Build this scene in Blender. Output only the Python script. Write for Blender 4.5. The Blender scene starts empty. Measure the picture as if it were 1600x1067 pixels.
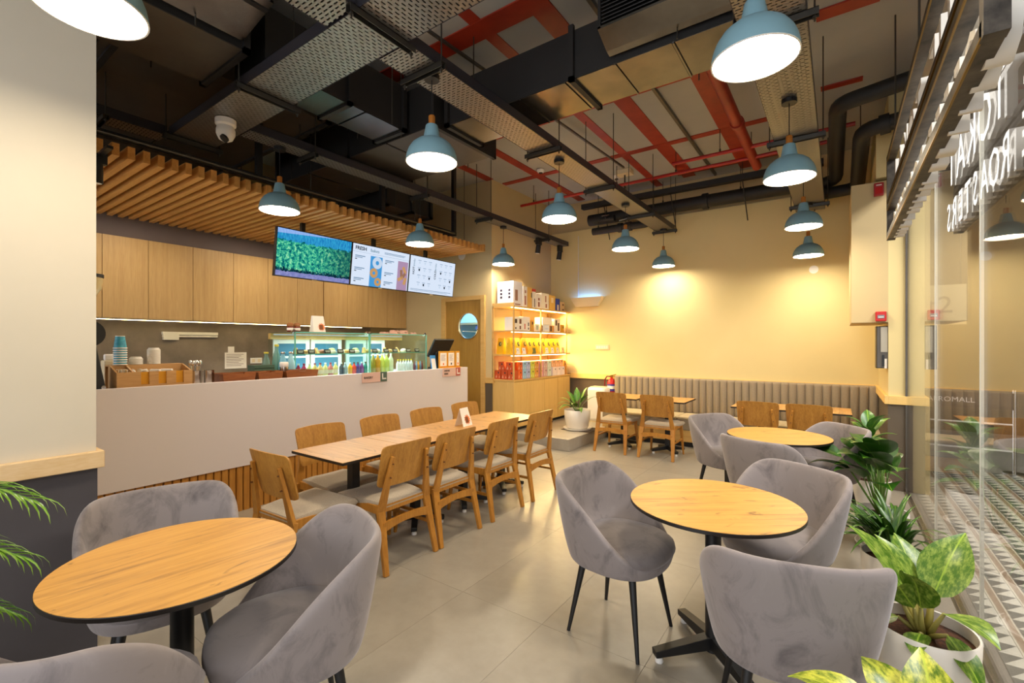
import bpy, math, random
from mathutils import Vector, Matrix, Euler
PI = math.pi
rnd = random.Random(7)
SC = bpy.context.scene
COL = SC.collection

# ------------------------------------------------------------------ camera, world, exposure
cd = bpy.data.cameras.new('camera'); cam = bpy.data.objects.new('camera', cd); COL.objects.link(cam)
cd.lens = 16.2; cd.sensor_width = 36.0; cd.shift_y = 0.0028; cd.clip_start = 0.05; cd.clip_end = 100
cam.location = (0, 0, 1.5); cam.rotation_euler = (PI/2, 0, math.radians(35.258))
SC.camera = cam
SC.view_settings.view_transform = 'Standard'; SC.view_settings.look = 'None'
SC.view_settings.exposure = 0.8; SC.view_settings.gamma = 1.0
SC.view_settings.use_curve_mapping = False
try:
    SC.cycles.max_bounces = 8; SC.cycles.transparent_max_bounces = 16
    SC.cycles.sample_clamp_indirect = 4.0; SC.cycles.caustics_reflective = False; SC.cycles.caustics_refractive = False
    SC.cycles.use_denoising = True
except Exception:
    pass
W = bpy.data.worlds.new('world'); SC.world = W; W.use_nodes = True
W.node_tree.nodes['Background'].inputs[0].default_value = (0.92, 0.95, 1.0, 1)
W.node_tree.nodes['Background'].inputs[1].default_value = 1.5
LAMP_STRENGTH = 42.0
LAMP_COLOR = (1.0, 0.85, 0.62)

def area_light(name, loc, rot, sx, sy, power, color):
    l = bpy.data.lights.new(name, 'AREA'); l.shape = 'RECTANGLE'; l.size = sx; l.size_y = sy; l.energy = power; l.color = color
    o = bpy.data.objects.new(name, l); COL.objects.link(o); o.location = loc; o.rotation_euler = rot; return o
def spot_light(name, loc, target, power, angle, color, blend=0.6):
    l = bpy.data.lights.new(name, 'SPOT'); l.energy = power; l.spot_size = math.radians(angle); l.spot_blend = blend; l.color = color; l.shadow_soft_size = 0.04
    o = bpy.data.objects.new(name, l); COL.objects.link(o); o.location = loc
    o.rotation_euler = (Vector(target)-Vector(loc)).to_track_quat('-Z', 'Y').to_euler(); return o

# ------------------------------------------------------------------ colours and materials
def lin(c):
    f = lambda x: x/12.92 if x <= 0.04045 else ((x+0.055)/1.055)**2.4
    return tuple(f(x/255.0) for x in c) + (1.0,)
def newmat(name):
    m = bpy.data.materials.new(name); m.use_nodes = True
    nt = m.node_tree; b = nt.nodes['Principled BSDF']; return m, nt, b
def setp(b, **k):
    for a, v in k.items():
        n = a.replace('_', ' ')
        if n in b.inputs: b.inputs[n].default_value = v
def plain(name, c, rough=0.5, metal=0.0, spec=None, coat=0.0):
    m, nt, b = newmat(name); b.inputs['Base Color'].default_value = lin(c)
    setp(b, Roughness=rough, Metallic=metal)
    if spec is not None: b.inputs['Specular IOR Level'].default_value = spec
    if coat: b.inputs['Coat Weight'].default_value = coat
    return m
def coords(nt, scale, kind='Object', rot=(0, 0, 0)):
    tc = nt.nodes.new('ShaderNodeTexCoord'); mp = nt.nodes.new('ShaderNodeMapping')
    mp.inputs['Scale'].default_value = scale; mp.inputs['Rotation'].default_value = rot
    nt.links.new(tc.outputs[kind], mp.inputs['Vector']); return mp.outputs['Vector']
def noise(nt, vec, scale=1, detail=4, rough=0.55, dist=0.0):
    n = nt.nodes.new('ShaderNodeTexNoise'); n.inputs['Scale'].default_value = scale; n.inputs['Detail'].default_value = detail
    n.inputs['Roughness'].default_value = rough; n.inputs['Distortion'].default_value = dist
    nt.links.new(vec, n.inputs['Vector']); return n.outputs['Fac']
def ramp(nt, fac, stops):
    r = nt.nodes.new('ShaderNodeValToRGB'); e = r.color_ramp.elements
    while len(e) > 1: e.remove(e[-1])
    e[0].position = stops[0][0]; e[0].color = lin(stops[0][1])
    for p, c in stops[1:]:
        x = e.new(p); x.color = lin(c)
    nt.links.new(fac, r.inputs['Fac']); return r.outputs['Color']
def mixc(nt, fac, a, b, mode='MIX'):
    n = nt.nodes.new('ShaderNodeMix'); n.data_type = 'RGBA'; n.blend_type = mode
    for s, v in ((n.inputs[0], fac), (n.inputs[6], a), (n.inputs[7], b)):
        if isinstance(v, (int, float)): s.default_value = v
        elif isinstance(v, tuple): s.default_value = v
        else: nt.links.new(v, s)
    return n.outputs[2]
def mth(nt, op, a, b=None):
    n = nt.nodes.new('ShaderNodeMath'); n.operation = op
    for i, v in enumerate((a, b)):
        if v is None: continue
        if isinstance(v, (int, float)): n.inputs[i].default_value = v
        else: nt.links.new(v, n.inputs[i])
    return n.outputs[0]
def bump(nt, b, h, strength=0.2, dist=0.01):
    n = nt.nodes.new('ShaderNodeBump'); n.inputs['Strength'].default_value = strength; n.inputs['Distance'].default_value = dist
    nt.links.new(h, n.inputs['Height']); nt.links.new(n.outputs['Normal'], b.inputs['Normal'])
def randomised(nt, vec):
    oi = nt.nodes.new('ShaderNodeObjectInfo'); a = nt.nodes.new('ShaderNodeVectorMath'); a.operation = 'ADD'
    m = nt.nodes.new('ShaderNodeMath'); m.operation = 'MULTIPLY'; m.inputs[1].default_value = 37.0
    nt.links.new(oi.outputs['Random'], m.inputs[0]); nt.links.new(vec, a.inputs[0]); nt.links.new(m.outputs[0], a.inputs[1])
    return a.outputs[0]
def wood(name, dark, mid, light, scale, rough=0.45, knots=None, fine=True):
    m, nt, b = newmat(name)
    v = randomised(nt, coords(nt, scale))
    f = noise(nt, v, 1.0, 6, 0.6, 0.6)
    c = ramp(nt, f, [(0.30, dark), (0.5, mid), (0.72, light)])
    if fine:
        f2 = noise(nt, v, 7.0, 3, 0.5)
        c = mixc(nt, 0.35, c, ramp(nt, f2, [(0.35, dark), (0.65, light)]))
    if knots:
        f3 = noise(nt, v, 0.45, 5, 0.75, 1.6)
        k = ramp(nt, f3, [(0.0, (0, 0, 0)), (0.60, (0, 0, 0)), (0.74, (255, 255, 255))])
        c = mixc(nt, mth(nt, 'MULTIPLY', k, 0.75), c, lin(knots))
    nt.links.new(c, b.inputs['Base Color']); setp(b, Roughness=rough); bump(nt, b, f, 0.06, 0.002)
    return m
def mottled(name, a, bcol, scale=3.0, rough=0.6, detail=6, bmp=0.0, metal=0.0, spec=None):
    m, nt, b = newmat(name); v = coords(nt, (scale,)*3)
    f = noise(nt, v, 1.0, detail, 0.6)
    nt.links.new(ramp(nt, f, [(0.32, a), (0.68, bcol)]), b.inputs['Base Color']); setp(b, Roughness=rough, Metallic=metal)
    if spec is not None: b.inputs['Specular IOR Level'].default_value = spec
    if bmp: bump(nt, b, f, bmp, 0.004)
    return m
def emit(name, c, s):
    m = bpy.data.materials.new(name); m.use_nodes = True; nt = m.node_tree; nt.nodes.clear()
    e = nt.nodes.new('ShaderNodeEmission'); o = nt.nodes.new('ShaderNodeOutputMaterial')
    e.inputs[0].default_value = c if len(c) == 4 else tuple(c)+(1,); e.inputs[1].default_value = s
    nt.links.new(e.outputs[0], o.inputs[0]); return m
def glass(name, tint=(1, 1, 1), ior=1.5, rough=0.0):
    m = bpy.data.materials.new(name); m.use_nodes = True; nt = m.node_tree; nt.nodes.clear()
    t = nt.nodes.new('ShaderNodeBsdfTransparent'); g = nt.nodes.new('ShaderNodeBsdfGlossy'); fr = nt.nodes.new('ShaderNodeFresnel')
    mx = nt.nodes.new('ShaderNodeMixShader'); o = nt.nodes.new('ShaderNodeOutputMaterial')
    t.inputs[0].default_value = tuple(tint)+(1,); g.inputs['Roughness'].default_value = rough; fr.inputs[0].default_value = ior
    geo = nt.nodes.new('ShaderNodeNewGeometry')       # both faces of a pane reflect like glass seen from air
    inv = mth(nt, 'DIVIDE', 1.0, ior)
    sel = mth(nt, 'ADD', mth(nt, 'MULTIPLY', geo.outputs['Backfacing'], inv), mth(nt, 'MULTIPLY', mth(nt, 'SUBTRACT', 1.0, geo.outputs['Backfacing']), ior))
    nt.links.new(sel, fr.inputs[0])
    nt.links.new(fr.outputs[0], mx.inputs[0]); nt.links.new(t.outputs[0], mx.inputs[1]); nt.links.new(g.outputs[0], mx.inputs[2])
    nt.links.new(mx.outputs[0], o.inputs[0]); return m
def perforated(name, base, rough, holes):
    m, nt, b = newmat(name); b.inputs['Base Color'].default_value = lin(base); setp(b, Metallic=0.75, Roughness=rough)
    bt = nt.nodes.new('ShaderNodeTexBrick'); bt.offset = 0.5; bt.inputs['Scale'].default_value = 1.0
    bt.inputs['Brick Width'].default_value = holes[0]; bt.inputs['Row Height'].default_value = holes[1]; bt.inputs['Mortar Size'].default_value = holes[2]
    bt.inputs['Mortar Smooth'].default_value = 0.0
    nt.links.new(coords(nt, (1, 1, 1)), bt.inputs['Vector'])
    t = nt.nodes.new('ShaderNodeBsdfTransparent'); mx = nt.nodes.new('ShaderNodeMixShader'); o = nt.nodes['Material Output']
    nt.links.new(bt.outputs['Fac'], mx.inputs[0]); nt.links.new(t.outputs[0], mx.inputs[1]); nt.links.new(b.outputs[0], mx.inputs[2])
    nt.links.new(mx.outputs[0], o.inputs[0]); return m

M = {}
M['cream'] = mottled('cream_paint', (212, 203, 184), (218, 209, 191), 1.2, 0.75)
M['yellow'] = mottled('warm_cream_paint', (222, 203, 146), (228, 209, 154), 1.0, 0.7)
M['niche'] = mottled('beige_paint', (200, 178, 132), (206, 184, 138), 1.0, 0.75)
M['olive'] = mottled('olive_beige_paint', (176, 156, 112), (182, 162, 118), 1.0, 0.75)
M['ceil'] = mottled('slab_paint', (158, 158, 156), (174, 173, 170), 0.7, 0.85)
M['counter'] = plain('white_laminate', (222, 213, 215), 0.45)
M['wain'] = mottled('charcoal_paint', (70, 66, 70), (80, 76, 80), 1.4, 0.6)
M['wain_brown'] = mottled('taupe_paint', (92, 80, 66), (100, 88, 73), 1.4, 0.6)
M['splash'] = mottled('cement_backsplash', (112, 100, 88), (144, 130, 116), 2.4, 0.55)
M['mauve'] = mottled('mauve_grey_paint', (112, 100, 98), (120, 108, 106), 1.0, 0.8)
M['maple'] = wood('maple_rail', (222, 186, 132), (230, 198, 150), (238, 210, 168), (3, 3, 14), 0.5)
M['pine'] = wood('pine_rail', (226, 184, 104), (236, 196, 118), (242, 206, 132), (2, 14, 14), 0.5)
M['oak'] = wood('pale_oak_veneer', (180, 142, 90), (194, 157, 102), (204, 168, 113), (26, 26, 1.2), 0.5)
M['oaky'] = wood('golden_veneer', (214, 172, 98), (224, 184, 110), (232, 194, 122), (26, 26, 1.2), 0.45)
M['oakx'] = wood('pale_oak_board', (196, 152, 84), (210, 168, 98), (218, 178, 108), (1.2, 22, 22), 0.5)
M['door'] = wood('ochre_door_veneer', (150, 110, 40), (164, 122, 48), (174, 132, 56), (26, 26, 1.2), 0.5)
M['slat'] = wood('slat_pine', (196, 136, 66), (212, 154, 80), (224, 170, 96), (1.5, 24, 24), 0.55)
M['slatv'] = wood('counter_slat_wood', (164, 106, 36), (186, 126, 50), (202, 144, 64), (24, 24, 1.6), 0.5)
M['chair'] = wood('honey_oak', (150, 96, 30), (174, 116, 40), (192, 134, 54), (14, 14, 1.8), 0.42)
M['chairb'] = wood('honey_oak_ply', (150, 98, 38), (178, 124, 50), (198, 144, 66), (22, 22, 1.4), 0.4)
def tabletop(name, a, bcol, dark, rough):
    m, nt, b = newmat(name); v0 = coords(nt, (1, 1, 1)); v = randomised(nt, v0)
    def sc(k):
        mp = nt.nodes.new('ShaderNodeMapping'); mp.inputs['Scale'].default_value = k; nt.links.new(v, mp.inputs['Vector']); return mp.outputs['Vector']
    f1 = noise(nt, sc((3, 55, 1)), 1.0, 5, 0.6, 0.3); c = ramp(nt, f1, [(0.3, a), (0.7, bcol)])
    f2 = noise(nt, sc((1.6, 17, 1)), 1.0, 6, 0.68, 0.5); k = ramp(nt, f2, [(0.52, (0, 0, 0)), (0.68, (255, 255, 255))])
    c = mixc(nt, mth(nt, 'MULTIPLY', k, 0.75), c, lin(dark))
    f3 = noise(nt, sc((5, 15, 1)), 1.0, 3, 0.6, 1.5); k3 = ramp(nt, f3, [(0.62, (0, 0, 0)), (0.71, (255, 255, 255))])
    c = mixc(nt, mth(nt, 'MULTIPLY', k3, 0.8), c, lin(tuple(int(q*0.7) for q in dark)))
    nt.links.new(c, b.inputs['Base Color']); setp(b, Roughness=rough); return m
M['top'] = tabletop('rustic_oak_tabletop', (186, 132, 54), (206, 153, 74), (128, 84, 34), 0.40)
M['topl'] = tabletop('rustic_oak_tabletop_pale', (190, 136, 72), (208, 158, 92), (144, 98, 52), 0.36)
M['beech'] = wood('beech_box', (176, 128, 76), (192, 146, 92), (204, 160, 106), (24, 2, 24), 0.5)
M['acacia'] = wood('acacia_crate', (116, 60, 24), (138, 76, 32), (156, 92, 42), (20, 2, 20), 0.5)
M['ochre'] = plain('ochre_lacquer', (214, 150, 24), 0.5)
M['black'] = plain('black_powder_coat', (18, 18, 20), 0.45)
M['blackedge'] = plain('black_edge', (24, 20, 18), 0.4)
M['duct'] = mottled('black_duct', (26, 25, 25), (34, 32, 31), 2.0, 0.6)
M['galv'] = mottled('galvanised_sheet', (98, 97, 95), (132, 130, 126), 2.2, 0.27, 5, 0.0, 0.95)
M['galvdark'] = mottled('dull_sheet', (84, 78, 72), (104, 98, 90), 1.6, 0.4, 5, 0.0, 0.6)
M['tray'] = perforated('perforated_tray', (150, 146, 140), 0.36, (0.046, 0.024, 0.0078))
M['trayx'] = perforated('perforated_tray_wide', (150, 147, 143), 0.36, (0.046, 0.026, 0.0085))
M['traysolid'] = plain('tray_steel', (76, 74, 82), 0.4, 0.7)
M['strut'] = plain('strut_steel', (84, 82, 78), 0.4, 0.8)
M['rod'] = plain('threaded_rod', (74, 70, 64), 0.45, 0.7)
M['redp'] = mottled('red_primer', (136, 32, 14), (160, 46, 20), 5.0, 0.5)
M['redpipe'] = plain('red_pipe_paint', (168, 30, 22), 0.35)
M['redplastic'] = plain('red_plastic', (188, 16, 12), 0.35)
M['bluelamp'] = plain('dusty_blue_enamel', (132, 172, 186), 0.5)
M['lampin'] = plain('lamp_white_lining', (240, 236, 226), 0.6)
M['lampwood'] = plain('lamp_wood', (176, 108, 36), 0.5)
M['lampdark'] = plain('lamp_dark_wood', (92, 52, 26), 0.5)
M['lampglow'] = emit('lamp_diffuser_glow', LAMP_COLOR, LAMP_STRENGTH)
M['whitep'] = plain('white_plastic', (232, 228, 222), 0.35)
M['offwhite'] = plain('off_white_plastic', (222, 206, 172), 0.5)
M['pot'] = plain('white_glazed_pot', (236, 230, 220), 0.22)
M['soil'] = mottled('potting_soil', (40, 22, 10), (92, 54, 28), 60.0, 0.95, 4, 0.9)
M['steel'] = plain('polished_steel', (190, 184, 176), 0.22, 1.0)
M['chrome'] = plain('chrome', (220, 220, 222), 0.12, 1.0)
M['glass'] = glass('clear_glass')
M['greenglass'] = glass('green_edged_glass', (0.90, 0.975, 0.95))
M['glassedge'] = plain('glass_edge_green', (96, 168, 150), 0.2)
M['glassedgew'] = plain('polished_glass_edge', (206, 204, 190), 0.25)
M['paper'] = plain('white_paper', (240, 234, 228), 0.7)
M['ink'] = plain('black_ink', (26, 24, 24), 0.6)
M['kraft'] = plain('kraft_paper', (214, 164, 84), 0.7)
M['step'] = mottled('polished_cement', (142, 134, 122), (166, 158, 146), 2.5, 0.35)
M['grout'] = plain('floor_grout', (136, 128, 116), 0.7)
M['brass'] = plain('aged_brass', (140, 108, 44), 0.35, 0.9)
M['signrail'] = mottled('weathered_steel_channel', (34, 30, 26), (96, 88, 78), 9.0, 0.5, 5, 0.3, 0.5)
M['letterside'] = plain('letter_return_white', (226, 222, 214), 0.5)
M['letterface'] = emit('letter_face_glow', (1.0, 0.95, 0.86), 2.6)
M['mat'] = plain('brown_mat', (66, 52, 40), 0.9)
M['ledw'] = emit('warm_led', (1.0, 0.78, 0.36), 13.0)
M['ledc'] = emit('cool_led', (0.80, 0.92, 1.0), 8.0)

def velvet(name, a, bcol, c2):
    m, nt, b = newmat(name)
    v = randomised(nt, coords(nt, (7.0, 7.0, 4.5)))
    f = noise(nt, v, 1.0, 7, 0.66, 0.8)
    c = ramp(nt, f, [(0.30, a), (0.50, bcol), (0.60, bcol), (0.78, c2)])
    nt.links.new(c, b.inputs['Base Color']); setp(b, Roughness=0.85)
    b.inputs['Sheen Weight'].default_value = 0.35; b.inputs['Sheen Roughness'].default_value = 0.45
    b.inputs['Sheen Tint'].default_value = (0.9, 0.88, 0.92, 1); b.inputs['Specular IOR Level'].default_value = 0.1
    return m
M['velvet'] = velvet('grey_velvet', (106, 99, 99), (140, 131, 129), (152, 143, 140))
M['velvetc'] = velvet('grey_velvet_cushion', (104, 97, 97), (124, 116, 114), (138, 129, 126))
def fabric(name, a, bcol):
    m, nt, b = newmat(name); v = coords(nt, (260, 260, 260)); f = noise(nt, v, 1.0, 2, 0.5)
    nt.links.new(ramp(nt, f, [(0.3, a), (0.7, bcol)]), b.inputs['Base Color']); setp(b, Roughness=0.9)
    b.inputs['Sheen Weight'].default_value = 0.2; b.inputs['Specular IOR Level'].default_value = 0.1
    bump(nt, b, f, 0.15, 0.002); return m
M['linen'] = fabric('oat_linen', (152, 138, 120), (182, 168, 148))
M['bench'] = fabric('taupe_bench_fabric', (136, 122, 102), (162, 147, 126))
M['benchseat'] = fabric('sand_bench_fabric', (176, 158, 124), (196, 178, 142))
def leafmat(name, base, vein, spots, amount):
    m, nt, b = newmat(name); v = randomised(nt, coords(nt, (26, 55, 26)))
    f = noise(nt, v, 1.0, 5, 0.7); k = ramp(nt, f, [(amount-0.06, (0, 0, 0)), (amount+0.16, (255, 255, 255))])
    v2 = coords(nt, (1, 1, 1)); sx = nt.nodes.new('ShaderNodeSeparateXYZ'); nt.links.new(v2, sx.inputs[0])
    mid = mth(nt, 'LESS_THAN', mth(nt, 'ABSOLUTE', sx.outputs[1]), 0.0028)
    c = mixc(nt, k, lin(base), lin(spots)); c = mixc(nt, mth(nt, 'MULTIPLY', mid, 0.8), c, lin(vein))
    nt.links.new(c, b.inputs['Base Color']); setp(b, Roughness=0.32); b.inputs['Specular IOR Level'].default_value = 0.5
    return m
M['leafv'] = leafmat('variegated_leaf', (66, 104, 18), (150, 178, 60), (146, 166, 72), 0.50)
M['leafy'] = leafmat('yellow_splashed_leaf', (74, 104, 14), (176, 190, 60), (196, 196, 70), 0.44)
M['leafg'] = leafmat('deep_green_leaf', (36, 78, 14), (110, 146, 40), (56, 98, 22), 0.6)
M['leafl'] = leafmat('light_edged_leaf', (60, 108, 34), (150, 184, 70), (112, 152, 60), 0.56)
M['leafd'] = leafmat('dark_strap_leaf', (40, 78, 18), (84, 120, 40), (58, 98, 26), 0.55)
M['palm'] = leafmat('palm_leaflet', (58, 110, 14), (120, 160, 40), (104, 146, 30), 0.58)
M['stem'] = plain('plant_stem', (150, 140, 70), 0.5)
M['stemg'] = plain('green_stem', (84, 116, 36), 0.5)

def floor_mat():
    m, nt, b = newmat('cement_tile'); v = randomised(nt, coords(nt, (1.6, 1.6, 1.6)))
    f = noise(nt, v, 1.0, 8, 0.62); f2 = noise(nt, v, 9.0, 4, 0.6)
    c = ramp(nt, f, [(0.28, (138, 130, 117)), (0.52, (147, 139, 126)), (0.74, (155, 147, 133))])
    c = mixc(nt, 0.22, c, ramp(nt, f2, [(0.3, (132, 124, 111)), (0.7, (160, 152, 139))]))
    nt.links.new(c, b.inputs['Base Color'])
    r = nt.nodes.new('ShaderNodeMapRange'); nt.links.new(noise(nt, v, 0.8, 2, 0.4), r.inputs[0]); r.inputs[3].default_value = 0.25; r.inputs[4].default_value = 0.36
    nt.links.new(r.outputs[0], b.inputs['Roughness']); b.inputs['Specular IOR Level'].default_value = 0.5
    return m
M['floor'] = floor_mat()

# ------------------------------------------------------------------ mesh helpers
CH = {}
def par(o, p):
    if p is not None:
        o.parent = p; CH.setdefault(p.name, []).append(o)
    return o
class MB:
    def __init__(s): s.v = []; s.f = []; s.m = []
    def add(s, vs, fs, m=0):
        o = len(s.v); s.v += [tuple(p) for p in vs]; s.f += [tuple(i+o for i in f) for f in fs]; s.m += [m]*len(fs); return s
    def box(s, a, b, m=0):
        x0, y0, z0 = (min(a[i], b[i]) for i in range(3)); x1, y1, z1 = (max(a[i], b[i]) for i in range(3))
        return s.add([(x0,y0,z0),(x1,y0,z0),(x1,y1,z0),(x0,y1,z0),(x0,y0,z1),(x1,y0,z1),(x1,y1,z1),(x0,y1,z1)],
            [(0,3,2,1),(4,5,6,7),(0,1,5,4),(1,2,6,5),(2,3,7,6),(3,0,4,7)], m)
    def obox(s, c, size, R=None, m=0):
        R = R or Matrix.Identity(3); h = [q/2 for q in size]; c = Vector(c)
        vs = [c + R @ Vector((sx*h[0], sy*h[1], sz*h[2])) for sz in (-1,1) for sx, sy in ((-1,-1),(1,-1),(1,1),(-1,1))]
        return s.add(vs, [(0,3,2,1),(4,5,6,7),(0,1,5,4),(1,2,6,5),(2,3,7,6),(3,0,4,7)], m)
    def bar(s, p0, p1, w, h, up=(0,0,1), m=0):
        p0 = Vector(p0); p1 = Vector(p1); d = p1-p0; x = d.normalized(); u = Vector(up); y = u.cross(x).normalized(); z = x.cross(y)
        R = Matrix((x, y, z)).transposed(); return s.obox((p0+p1)/2, (d.length, w, h), R, m)
    def tbar(s, p0, p1, a, b, up=(0,0,1), m=0):            # tapered bar: a=(w,h) at p0, b at p1
        p0 = Vector(p0); p1 = Vector(p1); x = (p1-p0).normalized(); y = Vector(up).cross(x).normalized(); z = x.cross(y)
        vs = []
        for p, (w, h) in ((p0, a), (p1, b)):
            vs += [p - y*w/2 - z*h/2, p + y*w/2 - z*h/2, p + y*w/2 + z*h/2, p - y*w/2 + z*h/2]
        return s.add(vs, [(0,3,2,1),(4,5,6,7),(0,1,5,4),(1,2,6,5),(2,3,7,6),(3,0,4,7)], m)
    def cyl(s, p0, p1, r0, r1=None, n=12, caps=True, m=0):
        r1 = r0 if r1 is None else r1; p0 = Vector(p0); p1 = Vector(p1); d = (p1-p0).normalized()
        a = d.orthogonal().normalized(); b = d.cross(a); vs = []
        for p, r in ((p0, r0), (p1, r1)):
            vs += [p + (a*math.cos(2*PI*i/n) + b*math.sin(2*PI*i/n))*r for i in range(n)]
        fs = [(i, (i+1) % n, n+(i+1) % n, n+i) for i in range(n)]
        if caps: fs += [tuple(range(n-1, -1, -1)), tuple(range(n, 2*n))]
        return s.add(vs, fs, m)
    def lathe(s, pr, n=24, c=(0,0,0), m=0, cap0=True, cap1=True):
        vs = []
        for r, z in pr: vs += [(c[0]+r*math.cos(2*PI*i/n), c[1]+r*math.sin(2*PI*i/n), c[2]+z) for i in range(n)]
        fs = []
        for k in range(len(pr)-1):
            fs += [(k*n+i, k*n+(i+1) % n, (k+1)*n+(i+1) % n, (k+1)*n+i) for i in range(n)]
        if cap0: fs.append(tuple(range(n-1, -1, -1)))
        if cap1: fs.append(tuple((len(pr)-1)*n+i for i in range(n)))
        return s.add(vs, fs, m)
    def tube(s, pts, r, n=8, m=0, caps=True):
        pts = [Vector(p) for p in pts]; rs = r if isinstance(r, (list, tuple)) else [r]*len(pts); vs = []; ref = None
        for i, p in enumerate(pts):
            d = (pts[min(i+1, len(pts)-1)] - pts[max(i-1, 0)]).normalized()
            if ref is None: a = d.orthogonal().normalized()
            else: a = (ref - d*ref.dot(d)).normalized()
            ref = a; b = d.cross(a)
            vs += [p + (a*math.cos(2*PI*k/n)+b*math.sin(2*PI*k/n))*rs[i] for k in range(n)]
        fs = []
        for j in range(len(pts)-1): fs += [(j*n+k, j*n+(k+1) % n, (j+1)*n+(k+1) % n, (j+1)*n+k) for k in range(n)]
        if caps: fs += [tuple(range(n-1, -1, -1)), tuple((len(pts)-1)*n+k for k in range(n))]
        return s.add(vs, fs, m)
    def prism(s, poly, a, b, axis='z', m=0):
        mp = {'z': lambda p, h: (p[0], p[1], h), 'y': lambda p, h: (p[0], h, p[1]), 'x': lambda p, h: (h, p[0], p[1])}[axis]
        n = len(poly); vs = [mp(p, a) for p in poly] + [mp(p, b) for p in poly]
        fs = [tuple(range(n-1, -1, -1)), tuple(range(n, 2*n))] + [(i, (i+1) % n, n+(i+1) % n, n+i) for i in range(n)]
        return s.add(vs, fs, m)
    def grid(s, rows, m=0, closed=False):
        nr, nc = len(rows), len(rows[0]); vs = [p for r in rows for p in r]; fs = []
        for j in range(nr-1):
            for i in range(nc if closed else nc-1):
                k = (i+1) % nc; fs.append((j*nc+i, j*nc+k, (j+1)*nc+k, (j+1)*nc+i))
        return s.add(vs, fs, m)
    def mesh(s, name, mats, smooth=None):
        me = bpy.data.meshes.new(name); me.from_pydata(s.v, [], s.f); me.update()
        for mt in (mats if isinstance(mats, (list, tuple)) else [mats]): me.materials.append(mt)
        if any(s.m): me.polygons.foreach_set('material_index', s.m)
        bm_fix(me)
        if smooth:
            me.polygons.foreach_set('use_smooth', [True]*len(me.polygons))
            if smooth is not True: me.set_sharp_from_angle(angle=math.radians(smooth))
        return me
    def build(s, name, mats, parent=None, smooth=None, bevel=0, sub=0):
        o = bpy.data.objects.new(name, s.mesh(name, mats, smooth)); COL.objects.link(o)
        par(o, parent)
        if bevel:
            d = o.modifiers.new('bevel', 'BEVEL'); d.width = bevel; d.segments = 2; d.limit_method = 'ANGLE'
        if sub:
            d = o.modifiers.new('sub', 'SUBSURF'); d.levels = sub; d.render_levels = sub
        return o
import bmesh
def bm_fix(me):
    bm = bmesh.new(); bm.from_mesh(me); bmesh.ops.recalc_face_normals(bm, faces=bm.faces); bm.to_mesh(me); bm.free()
def tag(o, label=None, cat=None, group=None, kind=None):
    for k, v in (('label', label), ('category', cat), ('group', group), ('kind', kind)):
        if v: o[k] = v
    return o
def thing(name, label, cat, loc=(0,0,0), rz=0, group=None):
    o = bpy.data.objects.new(name, None); COL.objects.link(o); o.empty_display_size = 0.1
    o.location = loc; o.rotation_euler = (0, 0, rz); return tag(o, label, cat, group)
def tree_copy(root, loc, rz=None, label=None, group=None):
    def cp(o, p):
        c = o.copy(); COL.objects.link(c)
        par(c, p)
        for ch in CH.get(o.name, []): cp(ch, c)
        return c
    r = cp(root, None); r.location = loc
    if rz is not None: r.rotation_euler = (0, 0, rz)
    if label: r['label'] = label
    if group: r['group'] = group
    return r
def struct(o, label): return tag(o, label, None, None, 'structure')
def share(src, name, parent, loc, rot=(0,0,0), mats=None):
    o = bpy.data.objects.new(name, src); COL.objects.link(o); par(o, parent); o.location = loc; o.rotation_euler = rot; return o
def text(s, size, depth, mat, name, parent, loc, rot, align='LEFT', bold=0.0, sx=1.0, face=None):
    c = bpy.data.curves.new('t', 'FONT'); c.body = s; c.size = size; c.extrude = depth; c.align_x = align; c.offset = bold; c.resolution_u = 2
    t = bpy.data.objects.new('t', c); COL.objects.link(t); bpy.context.view_layer.update()
    me = bpy.data.meshes.new_from_object(t.evaluated_get(bpy.context.evaluated_depsgraph_get()))
    bpy.data.objects.remove(t); bpy.data.curves.remove(c)
    me.materials.clear(); me.materials.append(mat)
    if face is not None:
        me.materials.append(face)
        for p in me.polygons:
            if p.normal.z > 0.9: p.material_index = 1
    o = bpy.data.objects.new(name, me); COL.objects.link(o); par(o, parent)
    o.location = loc; o.rotation_euler = rot; o.scale = (sx, 1, 1); return o
RX = (PI/2, 0, PI/2)          # text that reads when seen from +X
RY = (PI/2, 0, 0)             # text that reads when seen from -Y
# ================================================================== STRUCTURE
floor = struct(MB().box((-7.0,-2.6,-0.12),(0.60,7.75,-0.002)).build('floor', M['grout']), 'grey cement tiled cafe floor')
XS = [-6.895+0.56*k for k in range(13)] + [0.58]; YS = [-2.37+1.12*k for k in range(10)]
tile_cache = {}
for i in range(len(XS)-1):
    for j in range(len(YS)-1):
        if XS[i] < -4.7 and j not in (2,3,4,5,6): continue
        w = round(XS[i+1]-XS[i], 4); d = YS[j+1]-YS[j]
        if w not in tile_cache:
            tile_cache[w] = MB().box((0.0007,0.0007,-0.012),(w-0.0007,d-0.0007,0)).mesh('tile', M['floor'])
        share(tile_cache[w], 'tile', floor, (XS[i], YS[j], 0))
ceiling = struct(MB().box((-7.0,-2.6,4.1),(0.75,7.8,4.3)).build('ceiling', M['ceil']), 'bare pale ceiling slab above ducts and trays')

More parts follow.
